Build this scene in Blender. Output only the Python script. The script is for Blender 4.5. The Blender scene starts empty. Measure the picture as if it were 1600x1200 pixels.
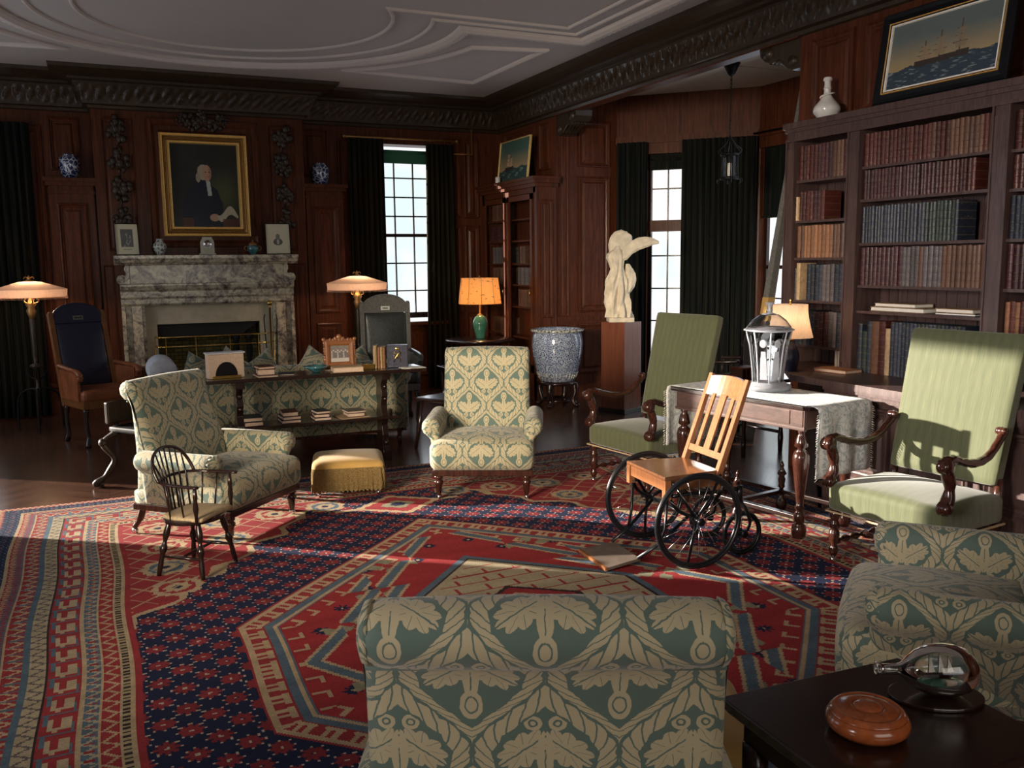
import bpy, bmesh, math, random
import numpy as np
from mathutils import Matrix, Vector
R = math.radians
PI = math.pi
S = bpy.context.scene
COL = S.collection
random.seed(7)

# ------------------------------------------------------------ camera, sky, sun, window light and added fill lamps, exposure
YAW, PITCH, ROLL, FPX = 24.68, math.degrees(math.atan(192.3/1408.0)), -0.64, 1408.0
cd = bpy.data.cameras.new('camera'); cam = bpy.data.objects.new('camera', cd); COL.objects.link(cam)
cd.sensor_width = 36.0; cd.sensor_fit = 'HORIZONTAL'; cd.lens = FPX/1600*36.0
cd.clip_start = 0.05; cd.clip_end = 200
cam.matrix_world = (Matrix.Translation((0,0,1.6)) @ Matrix.Rotation(R(-YAW),4,'Z') @
                    Matrix.Rotation(R(90-PITCH),4,'X') @ Matrix.Rotation(R(ROLL),4,'Z'))
S.camera = cam
S.view_settings.view_transform = 'Standard'; S.view_settings.look = 'None'
S.view_settings.exposure = 0.0; S.view_settings.gamma = 1.0; S.view_settings.use_curve_mapping = False

W = bpy.data.worlds.new('sky'); S.world = W; W.use_nodes = True
_n = W.node_tree; _n.nodes.clear()
_o = _n.nodes.new('ShaderNodeOutputWorld'); _b = _n.nodes.new('ShaderNodeBackground')
_t = _n.nodes.new('ShaderNodeTexCoord'); _z = _n.nodes.new('ShaderNodeTexNoise'); _z.inputs['Scale'].default_value = 9
_z.inputs['Detail'].default_value = 5
_r = _n.nodes.new('ShaderNodeValToRGB')
_r.color_ramp.elements[0].position = .40; _r.color_ramp.elements[0].color = (.74,.88,.90,1)
_r.color_ramp.elements[1].position = .58; _r.color_ramp.elements[1].color = (1,.95,.96,1)
_n.links.new(_t.outputs['Generated'], _z.inputs['Vector']); _n.links.new(_z.outputs['Fac'], _r.inputs['Fac'])
_n.links.new(_r.outputs['Color'], _b.inputs['Color']); _b.inputs['Strength'].default_value = 1.25
_n.links.new(_b.outputs[0], _o.inputs[0])

def sunlamp(vec, elev, power, color, ang):
    d = bpy.data.lights.new('sun', 'SUN'); d.energy = power; d.color = color; d.angle = R(ang)
    o = bpy.data.objects.new('sun', d); COL.objects.link(o)
    v = Vector((vec[0], vec[1], 0)).normalized()*math.cos(R(elev)) + Vector((0,0,-math.sin(R(elev))))
    o.rotation_euler = v.to_track_quat('-Z','Y').to_euler(); o.location = (-6,8,4)
def arealamp(name, loc, aim, w, h, power, color, spread=180):
    d = bpy.data.lights.new(name, 'AREA'); d.shape = 'RECTANGLE'; d.size = w; d.size_y = h; d.energy = power; d.color = color
    d.spread = R(spread)
    o = bpy.data.objects.new(name, d); COL.objects.link(o); o.location = loc
    o.rotation_euler = (Vector(aim)-Vector(loc)).to_track_quat('-Z','Y').to_euler()
    o.visible_camera = False
sunlamp((.80,-.60), 12.5, 18.0, (1.0,.90,.78), 0.6)
arealamp('window_and_fill_light', (-2.42,1.6,2.0), (3.2,6.4,.9), 1.0, 1.7, 46, (1.0,.84,.64), 42)
arealamp('window_and_fill_light', (-2.42,5.2,1.9), (3.0,5.2,1.2), 1.4, 2.0, 16, (.80,.88,1.0))  # added cool fill before the solid left wall, no window here
arealamp('window_and_fill_light', (-2.3,8.3,1.9), (2.0,8.6,1.0), 1.4, 2.2, 12, (.80,.88,1.0))
arealamp('window_and_fill_light', (1.2,-2.4,2.2), (1.6,4.0,1.6), 3.0, 1.8, 32, (1.0,.84,.66))  # added warm fill behind the camera, lifts ambient light and the near chair
arealamp('window_and_fill_light', (-2.42,1.2,2.1), (4.56,3.7,1.3), 1.0, 1.6, 17, (1.0,.88,.82), 42)  # extra lamp, added only to brighten the bookcase
arealamp('window_and_fill_light', (6.45,7.3,1.9), (3.0,7.4,.6), 1.3, 2.4, 12, (.78,.87,1.0))
arealamp('window_and_fill_light', (3.55,10.62,1.8), (3.2,7.4,.4), .6, 1.8, 6, (.80,.90,1.0))

# ------------------------------------------------------------ material helpers
class X:
    """a scalar in a shader, with arithmetic"""
    def __init__(s, nt, v): s.nt = nt; s.v = v
    def op(s, o, *a, clamp=False):
        n = s.nt.nodes.new('ShaderNodeMath'); n.operation = o; n.use_clamp = clamp
        for i, q in enumerate((s,)+a):
            q = q.v if isinstance(q, X) else q
            if isinstance(q, (int, float)): n.inputs[i].default_value = q
            else: s.nt.links.new(q, n.inputs[i])
        return X(s.nt, n.outputs[0])
    def __add__(s,o): return s.op('ADD',o)
    __radd__ = __add__
    def __sub__(s,o): return s.op('SUBTRACT',o)
    def __rsub__(s,o): return (s*-1)+o
    def __mul__(s,o): return s.op('MULTIPLY',o)
    __rmul__ = __mul__
    def __truediv__(s,o): return s.op('DIVIDE',o)
    def sin(s): return s.op('SINE')
    def cos(s): return s.op('COSINE')
    def abs(s): return s.op('ABSOLUTE')
    def fr(s): return s.op('FRACT')
    def fl(s): return s.op('FLOOR')
    def min(s,o): return s.op('MINIMUM',o)
    def max(s,o): return s.op('MAXIMUM',o)
    def lt(s,o): return s.op('LESS_THAN',o)
    def gt(s,o): return s.op('GREATER_THAN',o)
    def pw(s,o): return s.op('POWER',o)
    def atan2(s,o): return s.op('ARCTAN2',o)
    def soft(s, w): return (s/w + .5).op('ADD', 0.0, clamp=True)
def newmat(name):
    m = bpy.data.materials.new(name); m.use_nodes = True
    nt = m.node_tree; b = nt.nodes['Principled BSDF']
    return m, nt, b
def setp(b, rough=.5, metal=0, spec=.5, coat=0, trans=0, ior=1.45, sheen=0):
    b.inputs['Roughness'].default_value = rough; b.inputs['Metallic'].default_value = metal
    b.inputs['Specular IOR Level'].default_value = spec; b.inputs['Coat Weight'].default_value = coat
    b.inputs['Coat Roughness'].default_value = .15
    b.inputs['Transmission Weight'].default_value = trans; b.inputs['IOR'].default_value = ior
    b.inputs['Sheen Weight'].default_value = sheen
def coords(nt, kind='Object', scale=(1,1,1), rot=(0,0,0)):
    t = nt.nodes.new('ShaderNodeTexCoord'); mp = nt.nodes.new('ShaderNodeMapping')
    mp.inputs['Scale'].default_value = scale; mp.inputs['Rotation'].default_value = rot
    nt.links.new(t.outputs[kind], mp.inputs['Vector']); return mp.outputs[0]
def noise(nt, vec, scale=5, detail=4, dist=0, rough=.5):
    n = nt.nodes.new('ShaderNodeTexNoise'); n.inputs['Scale'].default_value = scale; n.inputs['Detail'].default_value = detail
    n.inputs['Distortion'].default_value = dist; n.inputs['Roughness'].default_value = rough
    if vec is not None: nt.links.new(vec, n.inputs['Vector'])
    return n.outputs['Fac']
def ramp(nt, fac, stops):
    r = nt.nodes.new('ShaderNodeValToRGB'); e = r.color_ramp.elements
    while len(e) < len(stops): e.new(.5)
    for i, (p, c) in enumerate(stops): e[i].position = p; e[i].color = (*c, 1)
    nt.links.new(fac.v if isinstance(fac, X) else fac, r.inputs['Fac']); return r.outputs['Color']
def bump(nt, b, h, strength=.3, dist=.01):
    n = nt.nodes.new('ShaderNodeBump'); n.inputs['Strength'].default_value = strength; n.inputs['Distance'].default_value = dist
    nt.links.new(h.v if isinstance(h, X) else h, n.inputs['Height']); nt.links.new(n.outputs[0], b.inputs['Normal'])
def sepxyz(nt, vec):
    s = nt.nodes.new('ShaderNodeSeparateXYZ'); nt.links.new(vec, s.inputs[0]); return [X(nt, s.outputs[i]) for i in range(3)]
def plain(name, c, rough=.5, metal=0, spec=.5, coat=0, var=.12, nscale=30, bmp=0, **k):
    m, nt, b = newmat(name); setp(b, rough, metal, spec, coat, **k)
    f = noise(nt, coords(nt), nscale, 3)
    nt.links.new(ramp(nt, f, [(.3, tuple(x*(1-var) for x in c)), (.7, tuple(min(1, x*(1+var)) for x in c))]), b.inputs['Base Color'])
    if bmp: bump(nt, b, f, bmp)
    return m
def wood(name, dark, light, scale=(14,14,1.2), rough=.38, coat=.25, bmp=.12, spec=.4):
    m, nt, b = newmat(name); setp(b, rough, 0, spec, coat)
    v = coords(nt, 'Object', scale)
    f = noise(nt, v, 2.2, 6, .8, .6); g = noise(nt, v, 9, 3, .2)
    h = X(nt, f)*.7 + X(nt, g)*.3
    nt.links.new(ramp(nt, h, [(.3, dark), (.52, tuple((a+c)/2 for a, c in zip(dark, light))), (.72, light)]), b.inputs['Base Color'])
    bump(nt, b, h, bmp, .004); return m

M = {}
M['panel'] = wood('oak_panelling', (.028,.008,.004), (.150,.044,.019), (16,16,1.0), .42, .05, .12, .14)
M['panel_dark'] = wood('carved_oak', (.016,.010,.006), (.060,.036,.020), (16,16,2.0), .42, .2)
M['dark'] = wood('dark_stained_wood', (.006,.003,.003), (.032,.013,.009), (20,20,2), .26, .5)
M['case'] = wood('bookcase_oak', (.032,.019,.017), (.120,.070,.062), (20,20,1.6), .42, .15)
M['table_oak'] = wood('dark_table_oak', (.035,.018,.014), (.115,.060,.048), (20,4,20), .4, .15)
M['mahog'] = wood('turned_mahogany', (.012,.004,.003), (.070,.022,.013), (16,16,3), .22, .6)
M['oak'] = wood('golden_oak', (.20,.072,.028), (.36,.150,.062), (30,30,2.0), .25, .6)
M['cherry'] = wood('reddish_pedestal_wood', (.10,.028,.014), (.24,.075,.034), (16,16,.8), .35, .3)
M['boxwood'] = wood('polished_red_wood', (.22,.050,.015), (.42,.115,.035), (12,12,6), .18, .7)
M['black'] = plain('black_painted_metal', (.010,.011,.014), .28, .4)
M['iron'] = plain('black_iron', (.012,.011,.011), .5, .6)
M['brass'] = plain('polished_brass', (.70,.47,.13), .22, 1.0, var=.1)
M['bronze'] = plain('gilt_bronze', (.36,.19,.06), .4, .6)
M['gold'] = plain('gold_leaf', (.88,.62,.24), .42, .45, nscale=60, bmp=.2)
M['chrome'] = plain('nickel', (.75,.75,.78), .15, 1.0)
M['plaster'] = plain('white_plaster', (.66,.60,.58), .9, var=.03, nscale=3)
M['ceil'] = plain('ceiling_plaster', (.52,.49,.49), .9, var=.02, nscale=3)
M['statue'] = plain('ivory_plaster', (.72,.64,.50), .6, var=.15, nscale=14, bmp=.3)
M['paper'] = plain('paper', (.80,.78,.70), .8, var=.04)
M['pages'] = plain('page_edges', (.60,.45,.34), .85, var=.12, nscale=90)
M['whitecloth'] = plain('grey_white_cloth', (.52,.54,.60), .9, var=.1)
M['leather_blue'] = plain('dark_blue_leather', (.016,.017,.040), .38, var=.2, nscale=40, bmp=.2)
M['leather_grey'] = plain('dark_grey_leather', (.035,.040,.038), .30, var=.2, nscale=40, bmp=.2)
M['greymetal'] = plain('weathered_grey_wood', (.13,.125,.11), .5, var=.25, nscale=50)
M['leather_tan'] = plain('tan_leather', (.24,.075,.030), .35, var=.3, nscale=10, bmp=.2)
M['celadon'] = plain('green_glaze', (.06,.22,.14), .12, coat=1.0, var=.3, nscale=8)
M['teal'] = plain('teal_glaze', (.05,.16,.17), .12, coat=1.0, var=.4, nscale=20)
M['whitepot'] = plain('white_porcelain', (.72,.70,.66), .12, coat=1.0, var=.05)
M['chair_oak'] = wood('reddish_chair_oak', (.10,.035,.012), (.28,.11,.035), (20,20,2), .35, .3)
M['oak_seat'] = wood('worn_brown_oak', (.11,.045,.020), (.25,.11,.05), (24,3,24), .16, .7)
M['stone'] = plain('pale_limestone', (.52,.47,.34), .8, var=.12, nscale=12)
M['clockstone'] = plain('pale_stone', (.50,.48,.38), .6, var=.1)
M['soot'] = plain('sooty_iron', (.012,.012,.012), .7)
M['velvet'] = plain('yellow_velvet', (.46,.275,.075), .8, var=.14, nscale=6, sheen=.25)
M['fringe'] = plain('olive_fringe', (.20,.13,.045), .9, var=.5, nscale=160, bmp=.8)
M['rubber'] = plain('black_rubber', (.010,.011,.014), .32, var=.1)
M['footboard'] = plain('worn_footboard', (.13,.10,.08), .5, var=.3, nscale=12)
M['print'] = plain('grey_engraving', (.17,.17,.15), .7, var=.9, nscale=60)
M['rope'] = plain('caned_seat', (.46,.34,.20), .7, var=.2, nscale=90)
M['shade_green'] = plain('green_blind', (.03,.16,.09), .7)
M['ceil_alcove'] = plain('alcove_plaster', (.66,.57,.47), .9, var=.02, nscale=3)

def glassmat(name, tint, rough=0.0):
    m, nt, b = newmat(name); setp(b, rough, 0, .5, 0, trans=1.0, ior=1.45)
    b.inputs['Base Color'].default_value = (*tint, 1); return m
M['glass'] = glassmat('clear_glass', (.97,.98,.99))
M['frost'] = plain('frosted_glass', (.70,.72,.78), .35, var=.1, trans=.6)
M['pane'] = None
def panemat():
    m = bpy.data.materials.new('window_glass'); m.use_nodes = True; nt = m.node_tree; nt.nodes.clear()
    o = nt.nodes.new('ShaderNodeOutputMaterial'); mx = nt.nodes.new('ShaderNodeMixShader')
    t = nt.nodes.new('ShaderNodeBsdfTransparent'); g = nt.nodes.new('ShaderNodeBsdfGlossy'); g.inputs['Roughness'].default_value = .02
    
    mx.inputs[0].default_value = .04; nt.links.new(t.outputs[0], mx.inputs[1]); nt.links.new(g.outputs[0], mx.inputs[2])
    nt.links.new(mx.outputs[0], o.inputs[0]); return m
M['pane'] = panemat()
def emis(name, c, s):
    m, nt, b = newmat(name); b.inputs['Base Color'].default_value = (*c,1)
    b.inputs['Emission Color'].default_value = (*c,1); b.inputs['Emission Strength'].default_value = s; return m
M['bulb'] = emis('lit_bulb', (1,.82,.6), 12)
def shademat(name, c, tr=.75, e=0.0, spots=0):
    m = bpy.data.materials.new(name); m.use_nodes = True; nt = m.node_tree; nt.nodes.clear()
    o = nt.nodes.new('ShaderNodeOutputMaterial'); mx = nt.nodes.new('ShaderNodeMixShader'); mx.inputs[0].default_value = tr
    d = nt.nodes.new('ShaderNodeBsdfDiffuse'); t = nt.nodes.new('ShaderNodeBsdfTranslucent')
    f = noise(nt, coords(nt, 'Object', (1,1,2) if spots else (40,40,2)), 22 if spots else 4, 3, .6 if spots else 0)
    cc = ramp(nt, f, [(.31, tuple(x*.25 for x in c)), (.37, c)] if spots else [(.3, tuple(x*.85 for x in c)), (.7, c)])
    nt.links.new(cc, d.inputs[0]); nt.links.new(cc, t.inputs[0])
    nt.links.new(d.outputs[0], mx.inputs[1]); nt.links.new(t.outputs[0], mx.inputs[2]); nt.links.new(mx.outputs[0], o.inputs[0]); return m
M['shade_pink'] = shademat('cream_silk_shade', (.88,.66,.55), .6)
M['shade_cream'] = shademat('cream_pleated_shade', (.90,.76,.62), .6)
M['shade_map'] = shademat('painted_parchment_shade', (.85,.50,.20), .6, spots=1)

def damask(name, light, dark, Wt=.25, Ht=.34):
    m, nt, b = newmat(name); setp(b, .62, 0, .3, sheen=.25)
    t = nt.nodes.new('ShaderNodeTexCoord'); u, v, _ = sepxyz(nt, t.outputs['UV'])
    nz = X(nt, noise(nt, t.outputs['UV'], 55, 2))-.5; n2 = X(nt, noise(nt, t.outputs['UV'], 90, 1))-.5
    u = u/Wt+nz*.022; v = v/Ht+n2*.014
    def disc(x, y, cx, cy, sx=1.0, sy=1.0):
        dx = (x-cx)/sx; dy = (y-cy)/sy; return (dx*dx+dy*dy).pw(.5), dx, dy
    def cell(du, dv):
        x = ((u+du).fr()-.5).abs()*Wt; y = ((v+dv).fr()-.5)*Ht
        xb = (y*(2*PI/Ht)).cos()*(Wt/4)+Wt/4
        d = (xb-x)*.80                                   # depth inside the ogee
        # plume that follows the ogee, fat at the top of each arch
        tk = (y*20.0).op('TANH')*.0045+.0125
        pl = (tk*((y*88.0).sin().abs()*.32+.80)-(d-tk-.003).abs()).soft(.002)*(((y*1.0+d*1.5)*(260.0)).sin()+.88).soft(.45)
        ins = (d-.006).soft(.003)*(d-(tk*2+.007)).soft(.002)
        # volutes and spreading acanthus
        rv, _a, _b = disc(x, y, .021, .062)
        vol = (.0175-rv).soft(.003)*((rv*560.0+1.2).sin()+.5).soft(.5)
        dx = x-.036; dy = y-.006
        a = (dx*.78-dy*.62)/.052; c = (dx*.62+dy*.78)/.031
        rho = (a*a+c*c).pw(.5); ph = c.atan2(a)
        wing = ((ph*5.0).cos().abs()*.24+.82-rho).soft(.08)*(c.abs()-.045).soft(.05)*((ph*5.0).sin().abs()*rho-.05).soft(.06).max((.34-rho).soft(.1))
        rm, mx_, my_ = disc(x, y, 0.0, -.004, .015, .050)
        mid = (1.0-rm).soft(.1)*(x-.0012).soft(.002)
        rc, _a, _b = disc(x, y, .0, -.070, .020, .030)
        low = (1.0-rc).soft(.1)*((rc-.55).abs()-.07).soft(.05)
        return (pl*d.gt(0.0)).max(ins*vol.max(wing).max(mid).max(low))
    f = cell(0.0, 0.0).max(cell(.5, .5))+nz*.06
    wv = noise(nt, t.outputs['UV'], 900, 1)
    cc = ramp(nt, f.op('ADD', 0.0, clamp=True), [(.35, dark), (.65, light)])
    mx = nt.nodes.new('ShaderNodeMixRGB'); mx.blend_type = 'MULTIPLY'; mx.inputs[0].default_value = .5
    nt.links.new(cc, mx.inputs[1]); nt.links.new(ramp(nt, wv, [(.3,(.66,.66,.66)), (.6,(1,1,1))]), mx.inputs[2])
    nt.links.new(mx.outputs[0], b.inputs['Base Color'])
    bump(nt, b, f*.6+X(nt, wv)*.4, .25, .002); return m
M['damask'] = damask('green_damask', (.41,.355,.225), (.092,.138,.115))
def stripes():
    m, nt, b = newmat('green_striped_velvet'); setp(b, .7, 0, .3, sheen=.35)
    t = nt.nodes.new('ShaderNodeTexCoord'); u, v, w = sepxyz(nt, t.outputs['UV'])
    mp = nt.nodes.new('ShaderNodeMapping'); mp.inputs['Scale'].default_value = (240,7,1); nt.links.new(t.outputs['UV'], mp.inputs['Vector'])
    f = X(nt, noise(nt, mp.outputs[0], 1.0, 4, 0, .7))*.65 + ((u*2*PI/.052).sin()*.5+.5)*.06+.14
    nt.links.new(ramp(nt, f, [(.28,(.050,.062,.028)), (.5,(.088,.098,.046)), (.76,(.155,.155,.082))]), b.inputs['Base Color'])
    bump(nt, b, f, .15, .002); return m
M['stripe'] = stripes()
def curtain(name, c0, c1):
    m, nt, b = newmat(name); setp(b, .9, 0, .08, sheen=.03)
    f = noise(nt, coords(nt, 'Object', (26,26,.5)), 2, 3)
    nt.links.new(ramp(nt, f, [(.35, c0), (.7, c1)]), b.inputs['Base Color']); return m
M['curtain'] = curtain('dark_velvet', (.009,.008,.005), (.026,.021,.012))
M['curtain_teal'] = curtain('dark_teal_velvet', (.003,.006,.008), (.022,.022,.014))
def marble():
    m, nt, b = newmat('veined_marble'); setp(b, .25, 0, .5, .3)
    v = coords(nt, 'Object', (1,1,1), (0,.6,0))
    f = X(nt, noise(nt, v, 5.5, 9, 2.2, .68)); g = X(nt, noise(nt, v, 14, 5, 1.5, .6))
    h = f*.65+g*.35
    nt.links.new(ramp(nt, h, [(.36,(.06,.05,.045)), (.44,(.22,.17,.15)), (.50,(.42,.38,.29)), (.58,(.72,.64,.44)), (.68,(.36,.34,.30))]), b.inputs['Base Color'])
    return m
M['marble'] = marble()
def porcelain(name, s, c1, c0=(.015,.025,.13), th=.5):
    m, nt, b = newmat(name); setp(b, .12, 0, .5, 1.0)
    v = coords(nt, 'Object')
    vo = nt.nodes.new('ShaderNodeTexVoronoi'); vo.feature = 'DISTANCE_TO_EDGE'; vo.inputs['Scale'].default_value = s
    nt.links.new(v, vo.inputs['Vector']); n2 = X(nt, noise(nt, v, s*1.1, 4, 2.0))
    f = (X(nt, vo.outputs['Distance'])*2.2+n2*.55)
    x, y, z = sepxyz(nt, v)
    nt.links.new(ramp(nt, f, [(th-.06, c1), (th+.04, c0)]), b.inputs['Base Color']); return m
M['bluewhite'] = porcelain('blue_and_white_glaze', 58, (.40,.47,.56), th=.60)
M['bluevase'] = porcelain('blue_ground_glaze', 22, (.60,.62,.68), (.02,.035,.12), .42)
M['bluewhite2'] = porcelain('grey_and_white_glaze', 26, (.55,.56,.50), (.13,.14,.13), .6)
def firebrick():
    m, nt, b = newmat('fire_brick'); setp(b, .85)
    br = nt.nodes.new('ShaderNodeTexBrick'); nt.links.new(coords(nt, 'Object', (1,1,1), (R(90),0,0)), br.inputs['Vector'])
    br.inputs['Scale'].default_value = 6; br.inputs['Color1'].default_value = (.25,.20,.06,1); br.inputs['Color2'].default_value = (.12,.10,.035,1)
    br.inputs['Mortar'].default_value = (.02,.02,.012,1); nt.links.new(br.outputs['Color'], b.inputs['Base Color']); return m
M['firebrick'] = firebrick()
def floorm():
    m, nt, b = newmat('herringbone_oak'); setp(b, .24, 0, .5, .35)
    t = nt.nodes.new('ShaderNodeTexCoord'); x, y, z = sepxyz(nt, t.outputs['Object'])
    cw = .42; u = x/cw; ci = u.fl(); f = u.fr()
    odd = (ci*.5).fr().gt(.25)
    k = f*odd + (1-f)*(1-odd)
    s = (y+k*cw*.85)/.05; pid = s.fl(); pf = s.fr()
    h = ((pid*12.9898+ci*78.233).sin()*43758.5).fr()
    cv = nt.nodes.new('ShaderNodeCombineXYZ')
    nt.links.new((x*2.5).v, cv.inputs[0]); nt.links.new((s*2.2).v, cv.inputs[1]); nt.links.new((pid*3.7).v, cv.inputs[2])
    g = X(nt, noise(nt, cv.outputs[0], 2, 4, .5))
    gap = pf.lt(.035).max(f.lt(.006))
    v = (h*.22+g*.45+.16)*(1-gap*.7)
    nt.links.new(ramp(nt, v, [(.12,(.018,.009,.007)), (.45,(.070,.032,.021)), (.75,(.13,.063,.040))]), b.inputs['Base Color'])
    bump(nt, b, gap*-1, .3, .002); return m
M['floor'] = floorm()
def vcol(name, rough=.9, b_=0, coat=0):
    m, nt, b = newmat(name); setp(b, rough, 0, .25, coat)
    a = nt.nodes.new('ShaderNodeVertexColor'); a.layer_name = 'paint'
    wv = X(nt, noise(nt, coords(nt), 260, 2))
    mx = nt.nodes.new('ShaderNodeMixRGB'); mx.blend_type = 'MULTIPLY'; mx.inputs[0].default_value = b_
    nt.links.new(a.outputs[0], mx.inputs[1]); nt.links.new(ramp(nt, wv, [(.3,(.5,.5,.5)), (.65,(1,1,1))]), mx.inputs[2])
    nt.links.new(mx.outputs[0], b.inputs['Base Color'])
    if b_: bump(nt, b, wv, .5, .004)
    return m
M['rug'] = vcol('knotted_wool', .95, .55)
M['canvas'] = vcol('oil_on_canvas', .45, 0, .15)
def runner():
    m, nt, b = newmat('silver_teal_brocade'); setp(b, .5, 0, .4, sheen=.2)
    f = X(nt, noise(nt, coords(nt, 'Object', (1,1,1)), 22, 5, 2.5)); g = X(nt, noise(nt, coords(nt, 'Object', (14,14,.4)), 2, 2))
    nt.links.new(ramp(nt, f*.6+g*.4, [(.36,(.22,.29,.32)), (.46,(.42,.46,.46)), (.56,(.70,.70,.67))]), b.inputs['Base Color']); bump(nt, b, f, .3, .003); return m
M['runner'] = runner()
BOOKM = {}
def bookmat(key, c, band):
    m, nt, b = newmat('binding_'+key); setp(b, .5, 0, .3, .05)
    x, y, z = sepxyz(nt, coords(nt, 'Object'))
    oi = nt.nodes.new('ShaderNodeObjectInfo'); rnd = X(nt, oi.outputs['Random'])
    zz = (z/.047+rnd*.9).fr(); ln = zz.lt(.09)
    n = X(nt, noise(nt, coords(nt), 35, 3))
    nf = ((X(nt, noise(nt, coords(nt, 'Object', (1,1,3)), 60, 1))).gt(.62))*((z/.09+rnd).fr().gt(.72))
    base = ramp(nt, n*.6+rnd*.4, [(.25, tuple(q*.45 for q in c)), (.75, tuple(min(1,q*1.35) for q in c))])
    mx = nt.nodes.new('ShaderNodeMixRGB'); nt.links.new((ln.max(nf)*.38).v, mx.inputs[0]); nt.links.new(base, mx.inputs[1]); mx.inputs[2].default_value = (*band,1)
    nt.links.new(mx.outputs[0], b.inputs['Base Color']); BOOKM[key] = m
bookmat('red', (.080,.018,.013), (.22,.13,.07)); bookmat('maroon', (.048,.013,.015), (.22,.13,.08)); bookmat('blue', (.026,.034,.052), (.22,.18,.10))
bookmat('brown', (.120,.058,.034), (.05,.028,.020)); bookmat('green', (.024,.040,.034), (.22,.18,.09)); bookmat('tan', (.26,.12,.055), (.10,.05,.03))
bookmat('cream', (.52,.36,.20), (.42,.28,.15)); bookmat('grey', (.10,.085,.085), (.24,.19,.14))

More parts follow.
